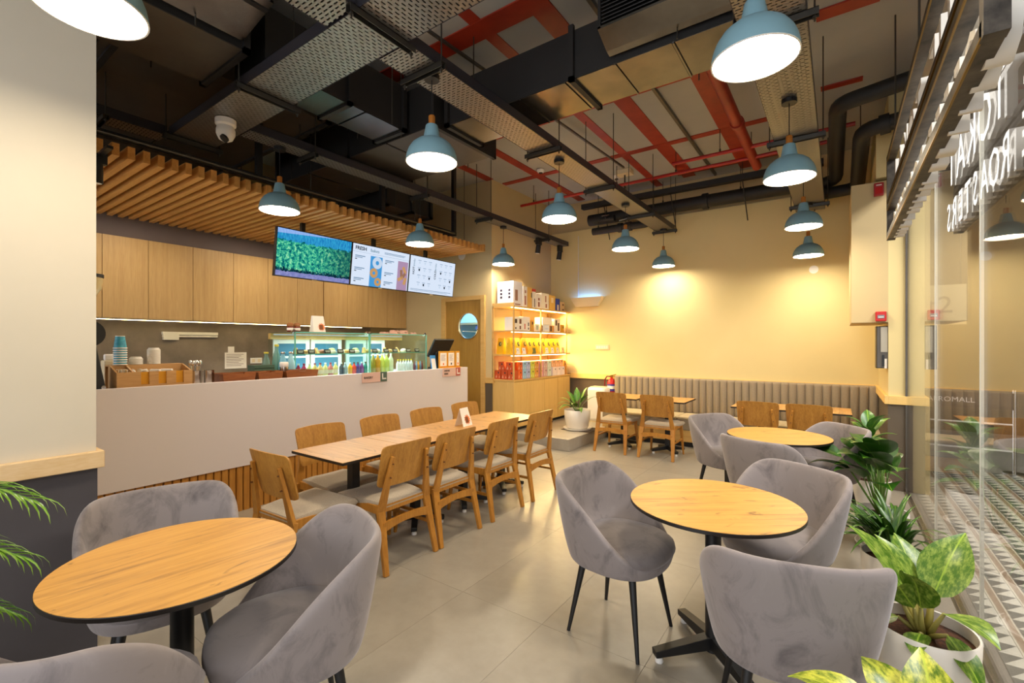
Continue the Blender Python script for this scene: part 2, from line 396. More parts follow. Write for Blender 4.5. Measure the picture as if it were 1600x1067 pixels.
wl = struct(MB().box((-4.36,-2.6,0),(-3.0,0.675,4.1)).build('wall_left', M['cream']), 'cream column wall at the end of the counter')
struct(MB().box((-2.996,-2.6,0),(-3.0,0.679,0.895)).box((-3.6,0.675,0),(-3.0,0.679,0.895)).build('trim_1', M['wain']), 'charcoal wainscot below the maple rail of the column')
struct(MB().box((-3.0,-2.6,0.893),(-2.965,0.70,0.975)).box((-3.6,0.675,0.893),(-3.0,0.70,0.975)).build('trim_2', M['maple'], bevel=0.004), 'maple rail around the cream column')
struct(MB().box((-7.0,-2.6,0),(-6.75,5.74,4.1)).build('wall_counter', M['olive']), 'olive beige wall behind the coffee counter')
struct(MB().box((-6.75,0.2,0.92),(-6.735,5.2,1.83)).build('trim_3', M['splash']), 'cement backsplash under the wall cabinets')
struct(MB().box((-6.75,-1,2.685),(-6.46,5.74,2.93)).build('trim_4', M['mauve']), 'mauve grey bulkhead above the wall cabinets')
wd = MB(); wd.box((-7.0,5.74,0),(-5.44,5.9,4.1)).box((-4.63,5.74,0),(-4.6,5.9,4.1)).box((-5.44,5.74,2.23),(-4.63,5.9,4.1)).box((-4.6,5.74,0),(-4.45,7.8,4.1))
struct(wd.build('wall_door', M['niche']), 'beige wall holding the ochre door with round window')
struct(MB().box((-4.7,7.62,0),(0.75,7.8,4.1)).build('wall_back', M['niche']), 'back wall above the banquette')
struct(MB().box((-4.45,7.575,0.97),(0.427,7.62,3.575)).build('trim_5', M['yellow']), 'yellow lit board facing on the back wall')
struct(MB().box((-4.45,7.598,0),(0.427,7.62,0.89)).build('trim_6', M['wain_brown']), 'taupe wainscot of the back wall')
struct(MB().box((-4.03,7.56,0.885),(0.427,7.60,0.975)).build('trim_7', M['pine'], bevel=0.003), 'pine rail along the back wall')
struct(MB().box((0.427,6.14,0),(0.75,7.8,4.1)).build('wall_right', M['yellow']), 'pale yellow return wall beside the glass front')
struct(MB().box((0.423,6.135,0),(0.427,7.6,0.89)).box((0.427,6.135,0),(0.62,6.14,0.89)).build('trim_8', M['wain_brown']), 'taupe wainscot of the return wall')
struct(MB().box((0.395,6.105,0.885),(0.427,7.56,0.972)).box((0.427,6.105,0.885),(0.60,6.14,0.972)).build('trim_9', M['pine'], bevel=0.003), 'pine rail around the return wall')
struct(MB().box((0.117,6.14,1.728),(0.43,7.1,3.2)).build('wall_boxing', M['niche'], bevel=0.004), 'cream boxed bulkhead beside the glass front')
struct(MB().box((0.326,6.11,3.23),(0.60,7.0,3.82)).build('wall_boxing_upper', M['yellow']), 'yellow block above the boxed bulkhead')
struct(MB().box((0.56,-2.6,3.3),(0.75,6.14,4.1)).build('wall_header', M['cream']), 'cream header above the glass front')
struct(MB().box((-4.45,5.71,0),(-3.062,7.598,0.17)).build('trim_10', M['step'], bevel=0.006), 'low polished cement platform under the product shelves')
struct(MB().box((-4.575,5.715,0.885),(-4.43,5.745,0.975)).box((-4.43,5.715,0.885),(-4.405,5.76,0.975)).build('trim_11', M['oakx'], bevel=0.003), 'oak rail on the pier between door and shelves')
struct(MB().box((-4.575,5.734,0),(-4.446,5.745,0.885)).build('trim_12', M['wain_brown']), 'dark wainscot on the pier between door and shelves')
# red fire-stop bands on the slab
band = lambda n, a, b, lab: struct(MB().box((a[0],a[1],4.092-0.0007*int(n[5:])+0.009),(b[0],b[1],4.101)).build(n, M['redp']), lab)
for k, (a, b) in enumerate([((-2.44,2.2),(-2.33,7.56)),((-1.96,2.2),(-1.78,7.4)),((-1.17,2.6),(-0.98,7.5)),((-3.83,2.0),(-3.70,7.5)),((-4.55,2.0),(-4.42,5.74)),
        ((-4.42,5.98),(-0.30,6.08)),((-3.85,2.86),(-1.78,3.06)),((-0.14,4.30),(0.26,4.44)),((-4.2,4.55),(-0.5,4.65)),((-2.0,7.15),(-0.3,7.25)),((-0.14,5.6),(0.2,5.68))]):
    band('trim_%d' % (13+k), a, b, 'red painted band across the ceiling slab')
struct(MB().box((-1.53,2.3,4.06),(-1.50,7.5,4.101)).build('trim_24', M['galvdark']), 'grey conduit line running along the slab')
struct(MB().bar((-2.71,2.4,4.03),(-2.50,6.31,4.03),0.022,0.022).build('trim_25', M['galvdark']), 'thin steel conduit crossing the slab to the sounder')

# ---- ochre door with round window, kitchen glow behind
door = struct(thing('door_1', 'ochre door with a round window behind the counter end', None), 'ochre door with a round window behind the counter end')
fr = MB(); fr.box((-5.515,5.71,0),(-5.42,5.78,2.285)).box((-4.655,5.71,0),(-4.572,5.78,2.285)).box((-5.42,5.711,2.215),(-4.655,5.779,2.285)); fr.build('door_frame', M['oakx'], door, bevel=0.004)
cx, cz, R = -4.925, 1.80, 0.215; n = 32
lf = MB(); x0, x1, z0, z1 = -5.42, -4.655, 0.005, 2.215; outer = []
for i in range(n):
    a = 2*PI*i/n; c, s_ = math.cos(a), math.sin(a)
    t = min(((x1-cx)/c if c > 1e-6 else (x0-cx)/c if c < -1e-6 else 1e9), ((z1-cz)/s_ if s_ > 1e-6 else (z0-cz)/s_ if s_ < -1e-6 else 1e9))
    outer.append((cx+c*t, cz+s_*t))
corner = [(x1,z1),(x0,z1),(x0,z0),(x1,z0)]
for i in range(n):      # snap nearest rim points onto the four corners
    pass
for q in corner:
    k = min(range(n), key=lambda i: (outer[i][0]-q[0])**2+(outer[i][1]-q[1])**2); outer[k] = q
ring = [(cx+R*math.cos(2*PI*i/n), cz+R*math.sin(2*PI*i/n)) for i in range(n)]
rows = [[(p[0],5.772,p[1]) for p in outer], [(p[0],5.735,p[1]) for p in outer], [(p[0],5.735,p[1]) for p in ring], [(p[0],5.772,p[1]) for p in ring]]
lf.grid(rows+[rows[0]], closed=True).build('door_leaf', M['door'], door)
rg = MB(); rr = lambda r, y: [(cx+r*math.cos(2*PI*i/n), y, cz+r*math.sin(2*PI*i/n)) for i in range(n)]
rg.grid([rr(R-0.012,5.725), rr(R+0.004,5.725), rr(R+0.004,5.74), rr(R-0.012,5.74), rr(R-0.012,5.725)], closed=True).build('window_rim', M['chrome'], door, smooth=40)
MB().prism([(cx+(R-0.012)*math.cos(2*PI*i/n), cz+(R-0.012)*math.sin(2*PI*i/n)) for i in range(n)], 5.75, 5.755, 'y').build('round_pane', M['glass'], door)
kb = MB(); kb.box((-6.3,7.3,0),(-4.62,7.34,3)).build
struct(MB().box((-6.9,7.2,0),(-4.6,7.3,3.0)).box((-6.95,5.9,0),(-6.9,7.3,3.0)).box((-6.9,5.9,2.95),(-4.6,7.3,3.0)).build('wall_kitchen', plain('kitchen_blue_tile', (126,176,206), 0.4)), 'blue tiled kitchen wall seen through the round window')
ks = thing('kitchen_shelf', 'steel kitchen shelf seen through the round door window', 'shelf', (-5.75,7.0,0))
MB().box((-0.85,-0.2,1.88),(1.0,0.19,1.92)).build('shelf_board', M['steel'], ks); MB().box((-0.85,-0.25,0.9),(1.0,0.19,1.58)).build('cabinet', M['steel'], ks)
MB().cyl((-0.8,-0.15,0),(-0.8,-0.15,2.2),0.015).cyl((0.95,-0.15,0),(0.95,-0.15,2.2),0.015).build('shelf_post', M['steel'], ks)
km = thing('kitchen_mixer', 'dark blue mixer on the kitchen counter behind the round window', 'mixer', (-5.62,6.95,1.58))
MB().box((-0.1,-0.12,0),(0.1,0.1,0.04)).box((-0.05,0.03,0.04),(0.05,0.1,0.24)).box((-0.06,-0.14,0.2),(0.06,0.1,0.29)).build('mixer_body', plain('mixer_blue', (30,64,120), 0.3), km, bevel=0.01)
MB().lathe([(0.05,0.02),(0.085,0.06),(0.095,0.14)], 16, (0,-0.07,0.02)).build('mixer_bowl', M['steel'], km, smooth=30)
area_light('kitchen_light', (-5.6,6.5,2.9), (0,0,0), 0.8, 0.4, 70, (0.62,0.84,1.0))

# ---- glass front: panes, edges, floor channel
gw = struct(thing('window_1', 'frameless glass shopfront along the cafe side', None), 'frameless glass shopfront along the cafe side')
gy = [6.135, 4.44, 3.16, 1.88, 0.60, -0.68, -1.96]
for k in range(len(gy)-1):
    MB().box((0.568,gy[k+1]+0.003,0.02),(0.580,gy[k]-0.003,3.32)).build('pane', M['glass'], gw)
    if k: MB().box((0.566,gy[k]-0.0022,0.02),(0.582,gy[k]+0.0022,3.32)).build('joint_seal', M['glassedgew'], gw)
MB().box((0.560,6.11,0.02),(0.588,6.14,3.32)).build('end_channel', M['galvdark'], gw)
MB().box((0.555,-1.96,0),(0.593,6.14,0.025)).build('floor_channel', M['steel'], gw)

# ---- outside the glass: patterned terrazzo, dim mall wall, barrier
out = struct(MB().box((0.60,-3,-0.12),(6.0,14,-0.006)).build('ground', plain('mall_subfloor', (120,112,100), 0.6)), 'mall floor outside the glass front')
def trimat():
    m, nt, b = newmat('triangle_tile_print'); v = coords(nt, (1,1,1)); sx = nt.nodes.new('ShaderNodeSeparateXYZ'); nt.links.new(v, sx.inputs[0])
    u = mth(nt, 'DIVIDE', sx.outputs[0], 0.086); w = mth(nt, 'FRACT', mth(nt, 'DIVIDE', sx.outputs[1], 0.105))
    f = mth(nt, 'GREATER_THAN', u, w)
    nt.links.new(mixc(nt, f, lin((88,90,84)), lin((212,208,192))), b.inputs['Base Color']); setp(b, Roughness=0.3); return m
MT = trimat()
tm = MB().box((0,0.001,-0.01),(0.086,0.839,0)).mesh('pattern_tile', MT)
bmx = MB().box((0.0885,0.001,-0.01),(0.098,0.839,0), 0).box((0.098,0.001,-0.01),(0.128,0.839,0), 1).box((0.128,0.001,-0.01),(0.1365,0.839,0), 0).mesh('border_tile', [plain('cream_border',(206,198,178),0.3), plain('brown_border',(150,124,98),0.35)])
for i in range(14):
    for j in range(8):
        share(tm, 'tile', out, (0.64+0.137*i, 0.9+0.84*j, 0)); share(bmx, 'tile', out, (0.64+0.137*i, 0.9+0.84*j, 0))
struct(MB().box((2.56,-3,-0.05),(6,14,0.0)).box((0.64,7.62,-0.05),(2.56,14,0)).build('ground_plain', mottled('mall_stone', (142,134,122), (158,150,138), 1.0, 0.3)), 'plain stone mall floor beyond the patterned strip')
struct(MB().box((4.2,-3,0),(4.4,14,4.5)).box((0.75,11.0,0),(4.4,11.2,4.5)).build('wall_outside', mottled('mall_wall', (96,84,66), (110,98,78), 0.6, 0.8)), 'dim beige mall wall outside the glass front')
struct(MB().box((0.75,-3,4.4),(4.4,11.2,4.5)).build('ceiling_outside', plain('mall_ceiling', (120,108,92), 0.8)), 'mall ceiling outside the glass front')
bar = thing('mall_barrier', 'dark lettered sign barrier standing outside the glass', 'barrier', (1.05,7.7,0))
MB().box((-0.25,-0.015,0.74),(0.62,0.015,0.93)).build('sign_panel', plain('barrier_brown', (72,60,48), 0.5), bar)
for x in (-0.25, 0.62): MB().cyl((x,0,0),(x,0,0.97),0.018).lathe([(0.10,0),(0.10,0.012),(0.02,0.02)],16,(x,0,0)).build('post', M['steel'], bar)
MB().box((-0.25,-0.012,0.56),(0.62,0.012,0.575)).box((-0.25,-0.012,0.25),(0.62,0.012,0.265)).build('rail', M['whitep'], bar)
text('AEROMALL', 0.085, 0.003, M['paper'], 'lettering', bar, (-0.14,-0.019,0.805), RY)
gt = thing('gate_sign', 'pale gate number board hanging outside the glass', 'sign', (1.05,7.9,2.0))
MB().box((-0.25,-0.01,-0.25),(0.25,0.01,0.25)).build('board', plain('gate_board', (190,176,140), 0.6), gt)
MB().cyl((-0.2,0,0.25),(-0.2,0,2.4),0.006).cyl((0.2,0,0.25),(0.2,0,2.4),0.006).build('hanger', M['rod'], gt)
text('t2', 0.3, 0.003, plain('gate_grey', (128,120,100), 0.6), 'lettering', gt, (-0.12,-0.014,-0.1), RY)
area_light('mall_light_panel', (2.2,3.2,4.35), (0,0,0), 0.5, 6.0, 240, (1.0,0.97,0.93))  # unseen light panel standing in for the mall's ceiling lights
# ================================================================== CEILING EQUIPMENT
def cable_tray(label, x, y0, y1, w, struts, z=3.29, along='y', mat='tray', h=0.075, tops=None):
    """perforated pan with side flanges, hung on strut channels and threaded rods; local y runs along the tray"""
    L = y1-y0
    t = thing('cable_tray', label, 'cable tray', (x, y0, z) if along == 'y' else (y0, x, z), 0 if along == 'y' else -PI/2, 'perforated cable trays under the slab')
    MB().box((-w/2,0,0),(w/2,L,0.0025)).build('pan', M[mat], t)
    for s in (-1, 1):
        MB().box((s*w/2,0,-0.002),(s*(w/2-0.003),L,h)).box((s*w/2,0,h-0.003),(s*(w/2-0.014),L,h)).build('side_flange', M['traysolid'], t)
    for k in range(5):
        x_ = w*(-0.34+0.17*k); pts = [(x_+0.012*math.sin(1.7*i+k), L*i/8, w*0.078+0.008+0.004*(k % 2)) for i in range(9)]
        MB().tube(pts, w*0.078, 6).build('cable', M['black'], t)  # unseen cables, added so the tray holes read dark
    for si, y in enumerate(struts):
        top = (tops[si] if tops else 4.085)-z
        b = MB(); a = w/2+0.055
        b.box((-a,y-0.021,-0.004),(a,y-0.017,-0.042)).box((-a,y+0.021,-0.004),(a,y+0.017,-0.042)).box((-a,y-0.021,-0.004),(a,y+0.021,-0.008))
        sb = b.build('strut_channel', M['strut'], t)
        for s in (-1, 1):
            MB().cyl((s*(a-0.02),y,-0.07),(s*(a-0.02),y,top),0.005,n=6).cyl((s*(a-0.02),y,-0.045),(s*(a-0.02),y,-0.055),0.012,n=6).build('threaded_rod', M['rod'], sb)
    return t
t1 = cable_tray('perforated tray carrying the middle row of blue lamps, ending short of the back wall', -2.22, 1.885, 7.38, 0.27, [0.24,1.75,2.98,4.33,5.40])
t1b = cable_tray('short perforated tray stub before the wide cross tray', -2.22, -0.9, 1.515, 0.27, [0.3])
tR = cable_tray('widest perforated tray above the round tables by the glass front', -0.298, 1.885, 7.35, 0.325, [1.05,2.78,5.1])
tL = cable_tray('narrow perforated tray above the counter front with track spots at its end', -4.10, 1.885, 7.45, 0.19, [0.56,1.99,3.22,4.8])
tLb = cable_tray('narrow perforated tray behind the column wall over the counter', -4.78, -0.6, 1.515, 0.2, [1.7], tops=[3.618])
tX = cable_tray('wide perforated tray crossing over the aisle toward the counter', 1.70, -4.69, -0.13, 0.345, [0.05,1.35,2.60,4.3], along='x', mat='trayx', tops=[3.618,3.46,4.085,4.085])

def duct(name, label, x0, y0, z0, x1, y1, z1, axis, n, body='duct', under='galv'):
    t = thing(name, label, 'duct', ((x0+x1)/2, (y0+y1)/2, z0), 0, 'air ducts under the slab')
    hx, hy, H = (x1-x0)/2, (y1-y0)/2, z1-z0
    MB().box((-hx,-hy,0.006),(hx,hy,H)).build('casing', M[body], t)
    L = 2*hx if axis == 'x' else 2*hy
    for k in range(n):
        a, b = -L/2+L*k/n+0.012, -L/2+L*(k+1)/n-0.012
        q = MB()
        if axis == 'x': q.box((a,-hy+0.004,0),(b,hy-0.004,0.008))
        else: q.box((-hx+0.004,a,0),(hx-0.004,b,0.008))
        q.build('sheet_panel', M[under], t)
        if k:
            c = -L/2+L*k/n; q = MB()
            if axis == 'x': q.box((c-0.006,-hy,-0.008),(c+0.006,hy,0.006))
            else: q.box((-hx,c-0.006,-0.008),(hx,c+0.006,0.006))
            q.build('seam_rib', M['galv'], t)
    for c in (-L/2+0.02, L/2-0.02, -L/2+0.02+L*0.52):
        q = MB()
        if axis == 'x': q.box((c-0.02,-hy-0.03,-0.02),(c+0.02,hy+0.03,0.012)).box((c-0.02,-hy-0.03,-0.02),(c+0.02,-hy,H+0.03)).box((c-0.02,hy,-0.02),(c+0.02,hy+0.03,H+0.03))
        else: q.box((-hx-0.03,c-0.02,-0.02),(hx+0.03,c+0.02,0.012)).box((-hx-0.03,c-0.02,-0.02),(-hx,c+0.02,H+0.03)).box((hx,c-0.02,-0.02),(hx+0.03,c+0.02,H+0.03))
        q.build('flange', M['duct'], t)
    for sx in (-1, 1):
        for sy in (-1, 1):
            if axis == 'x': p = (sx*hx*0.7, sy*(hy+0.05))
            else: p = (sx*(hx+0.05), sy*hy*0.7)
            MB().cyl((p[0],p[1],-0.02),(p[0],p[1],4.09-z0),0.005,n=6).build('hanger_rod', M['rod'], t)
    return t
duct('air_duct', 'black sided duct with shiny underside crossing behind the lamps', -2.86, 3.03, 3.45, -0.47, 3.49, 3.81, 'x', 6)
duct('air_duct', 'deep black duct box over the counter aisle', -5.60, 2.95, 3.45, -2.91, 3.80, 3.86, 'x', 4, under='galvdark')
duct('air_duct', 'short black duct running into the deep duct box from the wide cross tray', -3.66, 1.62, 3.47, -3.27, 2.91, 3.88, 'y', 3)
duct('air_duct', 'broad duct with dull sheet underside near the column wall', -3.86, -0.7, 3.45, -3.22, 1.50, 3.86, 'y', 3, under='galvdark')
duct('air_duct', 'brown tinted duct high above the counter end by the column', -6.7, -0.7, 3.62, -3.98, 2.6, 3.98, 'y', 4, 'galvdark', 'galvdark')
duct('air_duct', 'low dark duct stretching above the wooden slats', -5.75, 3.9, 3.30, -4.75, 4.72, 3.62, 'y', 2, under='galvdark')

def fan_coil(label, x0, y0, x1, y1, z0, z1, face):
    t = thing('fan_coil_unit', label, 'air conditioner', ((x0+x1)/2,(y0+y1)/2,z0)); hx, hy, H = (x1-x0)/2, (y1-y0)/2, z1-z0
    MB().box((-hx,-hy+(0.06 if face == 'y' else 0),0.05),(hx-(0 if face == 'y' else 0.06),hy,H)).build('casing', M['duct'], t)
    for k in range(9):
        z = 0.10 + (H-0.13)*k/8
        q = MB()
        if face == 'y': q.obox((0,-hy+0.03,z),(2*hx-0.03,0.05,0.005),Matrix.Rotation(0.6,3,'X'))
        else: q.obox((hx-0.03,0,z),(0.05,2*hy-0.03,0.005),Matrix.Rotation(0.6,3,'Y'))
        q.build('louver', M['black'], t)
    q = MB()
    if face == 'y': q.prism([(-hy,0.085),(-hy+0.02,0.085),(hy,0.01),(hy,-0.01),(hy-0.05,0.0),(-hy,0.07)], -hx, hx, 'x')
    else: q.prism([(hx,0.085),(hx-0.02,0.085),(-hx,0.01),(-hx,-0.01),(-hx+0.05,0.0),(hx,0.07)], -hy, hy, 'y')
    q.build('drip_tray', M['galv'], t)
    f = MB()
    if face == 'y': f.box((-hx,-hy,0.07),(-hx+0.02,-hy+0.03,H)).box((hx-0.02,-hy,0.07),(hx,-hy+0.03,H)).box((-hx,-hy,H-0.02),(hx,-hy+0.03,H))
    else: f.box((hx-0.03,-hy,0.07),(hx,-hy+0.02,H)).box((hx-0.03,hy-0.02,0.07),(hx,hy,H)).box((hx-0.03,-hy,H-0.02),(hx,hy,H))
    f.build('grille_frame', M['duct'], t)
    for sx in (-0.8, 0.8): MB().cyl((sx*hx,0,H),(sx*hx,0,4.09-z0),0.005,n=6).build('hanger_rod', M['rod'], t)
    return t
fan_coil('black louvred fan coil on the duct, beside the lamp over the plants', -1.29, 2.80, -0.49, 2.995, 3.50, 3.83, 'y')
fan_coil('black louvred fan coil above the column wall side of the cross tray', -3.19, 0.3, -2.80, 1.45, 3.50, 3.83, 'x')

def pipe(name, label, pts, r, mat, cat='pipe', collars=(), hangers=(), n=12, group=None):
    t = thing(name, label, cat, pts[0], 0, group); p0 = Vector(pts[0]); q = [Vector(p)-p0 for p in pts]
    # round the bends
    out = [q[0]]
    for i in range(1, len(q)-1):
        a, b, c = q[i-1], q[i], q[i+1]; e = min(0.12, (b-a).length*0.4, (c-b).length*0.4)
        u = b+(a-b).normalized()*e; v = b+(c-b).normalized()*e
        out += [u.lerp(b, 0.0), (u*0.56+b*0.38+v*0.06), (u*0.25+b*0.5+v*0.25), (u*0.06+b*0.38+v*0.56), v]
    out.append(q[-1])
    MB().tube(out, r, n).build('pipe_run', M[mat], t, smooth=50)
    for f, seg in collars:
        a, b = q[seg], q[seg+1]; c = a.lerp(b, f); d = (b-a).normalized()
        MB().cyl(c-d*0.04, c+d*0.04, r*1.25, n=n).build('coupling', M[mat], t, smooth=50)
    for f, seg in hangers:
        c = q[seg].lerp(q[seg+1], f); MB().cyl(c, (c[0],c[1],4.09-pts[0][2]), 0.005, n=6).cyl(c-Vector((0,0,0.0)), c+Vector((0,0,r+0.03)), 0.012, n=6).build('hanger_rod', M['rod'], t)
    return t
pipe('sprinkler_pipe', 'long red sprinkler pipe crossing below the slab toward the shelves', [(-4.3,6.34,3.80),(-0.1,6.34,3.80)], 0.022, 'redpipe', collars=[(0.62,0)], hangers=[(0.06,0),(0.4,0),(0.6,0),(0.9,0)], group='red sprinkler pipes')
pipe('sprinkler_pipe', 'shorter red sprinkler pipe parallel to the long one', [(-1.72,5.98,3.80),(0.15,5.98,3.80)], 0.022, 'redpipe', hangers=[(0.3,0),(0.8,0)], group='red sprinkler pipes')
pipe('fire_main', 'thick orange red fire main running away above the round tables', [(-0.86,3.56,3.82),(-0.86,6.75,3.82)], 0.055, 'redp', collars=[(0.55,0)], hangers=[(0.3,0),(0.85,0)])
pipe('insulated_pipe', 'thick black insulated pipe along the back wall top', [(-0.35,7.37,3.66),(-3.55,7.37,3.66)], 0.095, 'duct', collars=[(0.4,0),(0.7,0)], hangers=[(0.25,0),(0.6,0),(0.9,0)])
pipe('insulated_pipe', 'bent black insulated pipe below the back wall pipe with valve', [(-2.45,7.30,3.66),(-2.45,7.30,3.44),(-3.45,7.30,3.44)], 0.06, 'duct', collars=[(0.35,1),(0.5,1)], hangers=[(0.9,1)])
pipe('insulated_pipe', 'upper black insulated pipe bending out of the header by the sign', [(0.55,5.30,3.82),(0.0,5.42,3.80),(-0.02,7.25,3.62),(-0.34,7.37,3.60)], 0.075, 'duct', hangers=[(0.3,1)])
pipe('insulated_pipe', 'lower black insulated pipe bending out of the header by the sign', [(0.55,5.75,3.66),(0.20,5.80,3.64),(0.20,7.20,3.46),(-0.45,7.30,3.46)], 0.075, 'duct', collars=[(0.5,0)], hangers=[(0.3,1)])
ct = thing('cable_trunking', 'black square trunking above the pipes on the back wall', 'trunking', (-1.7,7.2,3.82))
MB().box((-1.9,-0.05,0),(1.55,0.05,0.08)).build('trunk', M['duct'], ct)
for x in (-1.5,-0.4,0.6,1.4): MB().cyl((x,0,0.08),(x,0,0.27),0.005,n=6).cyl((x+0.05,0.12,-0.55),(x,0,0),0.008,n=6).build('hanger_rod', M['rod'], ct)
va = thing('valve_assembly', 'cluster of pipe valves on the back wall pipes', 'valve', (-3.15,7.24,3.60))
MB().cyl((-0.12,0,0),(0.12,0,0),0.05,n=10).cyl((0,0,0),(0,-0.10,0.02),0.02,n=8).build('valve_body', M['duct'], va, smooth=40)
MB().lathe([(0.05,-0.005),(0.05,0.005)],12,(0.0,-0.11,0.02)).obox((0,-0.1,0.04),(0.14,0.012,0.012)).build('valve_lever', M['steel'], va)
MB().cyl((0.2,0.02,-0.05),(0.45,0.02,-0.02),0.03,n=10).build('valve_stub', M['galv'], va, smooth=40)

# ---- slat canopy over the counter, its steel frame
sc = thing('slat_canopy', 'wooden slat canopy hung over the coffee counter', 'slat ceiling', (-5.5,2.8,2.9))
k = 0; y = 0.34
gaps = {2.81: 0, 3.72: 0}
while y < 5.40:
    long = 0.0
    for g0, g1 in ((2.84,2.93),(3.74,3.86)):
        if g0 < y < g1: y = g1 + 0.01
    x1 = -4.355 + (0.02 if int(y*10) % 7 == 0 else 0)
    if 'slat_me' not in globals(): slat_me = MB().box((0,-0.0225,0),(2.19,0.0225,0.092)).mesh('slat', M['slat'])
    share(slat_me, 'slat', sc, (-6.555+5.5, y-2.8, 0)); y += 0.094
for yy in (2.885, 3.80, 5.42):
    MB().box((-1.05,yy-2.8-0.03,0.0),(1.165,yy-2.8+0.012,0.10)).build('edge_board', M['slat'], sc)
for x in (-0.7, 0.75): MB().box((x-0.02,-2.5,0.093),(x+0.02,2.6,0.12)).build('bearer', M['black'], sc)
for x, yy in ((0.95,-0.05),(0.95,1.42),(0.95,2.4),(-0.92,0.1),(-0.92,2.4)):
    if True: MB().cyl((x,yy,0.12),(x,yy,1.185),0.004,n=6).build('hanger_rod', M['rod'], sc)
sf = thing('steel_gantry', 'black square tube gantry above the slat ends', 'gantry', (-4.42,2.8,3.03))
MB().box((-0.025,-2.3,0),(0.025,2.06,0.05)).build('lower_tube', M['black'], sf)
for yy, zz in ((-0.65,0.58),(0.78,0.41),(2.03,1.055)): MB().box((-0.025,yy-0.025,0.05),(0.025,yy+0.025,zz)).build('post', M['black'], sf)
MB().cyl((0.04,-2.3,0.02),(0.04,2.0,0.02),0.014,n=8).build('conduit', M['strut'], sf)
MB().box((-1.2,2.005,0),(-0.025,2.055,0.05)).box((-1.2,2.005,0.05),(-1.15,2.055,1.055)).build('return_tube', M['black'], sf)

# ---- pendant lamps
def make_pendant():
    t = thing('pendant_lamp', 'x', 'pendant lamp', (0,0,2.71), 0, 'dusty blue pendant lamps')
    pr = [(0.170,0.0),(0.1695,0.02),(0.164,0.05),(0.152,0.082),(0.130,0.115),(0.100,0.140),(0.072,0.154),(0.058,0.158),(0.055,0.166),(0.040,0.245),(0.036,0.250)]
    inn = [(0.030,0.246),(0.036,0.24),(0.050,0.166),(0.054,0.152),(0.098,0.134),(0.127,0.110),(0.148,0.080),(0.160,0.049),(0.165,0.02),(0.165,0.0)]
    s = MB(); s.lathe(pr, 40, cap0=False, cap1=True); s.build('shade', M['bluelamp'], t, smooth=40)
    l = MB(); l.lathe(inn, 40, cap0=False, cap1=False); l.build('shade_lining', M['lampin'], t, smooth=40)
    MB().lathe([(0.165,0.0),(0.171,0.0),(0.171,0.004),(0.165,0.004),(0.165,0.0)], 40, cap0=False, cap1=False).build('shade_rim', M['lampin'], t)
    MB().lathe([(0.163,0.018),(0.10,0.010),(0.0005,0.006)], 32, cap0=False, cap1=False).build('diffuser', M['lampglow'], t)
    MB().lathe([(0.0215,0.250),(0.0215,0.308),(0.018,0.314)], 16).build('wood_neck', M['lampwood'], t, smooth=40)
    MB().cyl((0,0,0.31),(0,0,0.555),0.0035,n=6).build('cord', M['black'], t)
    MB().lathe([(0.05,0.548),(0.05,0.578)], 20).build('ceiling_rose', M['black'], t, smooth=40)
    return t
lamp0 = make_pendant()
LAMPS = [(-0.29,2.20,'big blue pendant lamp above the round table beside the plants'),(-0.29,3.92,'blue pendant lamp hanging over the second round table by the glass'),
 (-0.29,5.63,'blue pendant lamp between glass side tray and bench tables'),(-0.307,6.95,'blue pendant lamp hung close to the back wall security camera'),
 (-2.21,0.48,'blue pendant lamp cut by the frame above the column wall'),(-2.21,2.20,'large blue pendant lamp over the near end of the long table'),
 (-2.21,3.92,'blue pendant lamp over the far end of the long table'),(-2.21,5.63,'blue pendant lamp hanging before the bench tables in the middle row'),
 (-2.21,7.20,'small blue pendant lamp at the back wall end of the middle tray'),
 (-4.14,2.20,'blue pendant lamp beside the slat ends near the grey column'),(-4.14,3.92,'blue pendant lamp in front of the menu screens'),
 (-4.14,5.63,'blue pendant lamp beside the product shelves')]
for i, (x, y, lab) in enumerate(LAMPS):
    if i == 0: lamp0.location = (x, y, 2.71); lamp0['label'] = lab
    else:
        q = tree_copy(lamp0, (x, y, 2.71 - (0.09 if i == 3 else 0)), None, lab)
        if i == 3:
            for c in CH[q.name]:
                if c.name.startswith('cord'): c.scale = (1,1,1.17)
                if c.name.startswith('ceiling_rose'): c.location.z = 0.09

# ---- small ceiling things
def dome_camera(label, loc, rx, ry, rz, s=1.0):
    t = thing('security_camera', label, 'camera', loc, 0, 'white dome security cameras'); t.rotation_euler = (rx, ry, rz); t.scale = (s,s,s)
    MB().lathe([(0.055,0),(0.055,-0.03),(0.045,-0.04)],20).build('mount', M['whitep'], t, smooth=40)
    MB().lathe([(0.042,-0.035),(0.05,-0.06),(0.05,-0.085),(0.036,-0.115),(0.018,-0.125)],20).build('ball', M['whitep'], t, smooth=60)
    MB().lathe([(0.024,0),(0.024,0.012)],16,(0,0,0)).build('lens', M['black'], t)
    l = CH[t.name][-1]; l.location = (0.02,-0.03,-0.118); l.rotation_euler = (2.5,0.3,0)
    return t
dome_camera('white security camera under the wide cross tray', (-3.98,1.68,3.285), 0, 0, 0.5, 1.35)
dome_camera('white security camera on the beige wall beside the menu screens', (-5.07,5.735,2.97), PI/2, 0, 0, 1.4)
dome_camera('white security camera on the lit yellow back wall', (-0.27,7.573,2.53), PI/2, 0, 0)
def detector(label, x, y):
    t = thing('smoke_detector', label, 'detector', (x, y, 4.09), 0, 'white smoke detectors on the slab')
    MB().lathe([(0.055,0),(0.055,-0.02),(0.04,-0.045)],18).build('housing', M['whitep'], t, smooth=40)
    MB().lathe([(0.03,-0.045),(0.03,-0.052)],14).build('sensor', M['black'], t)
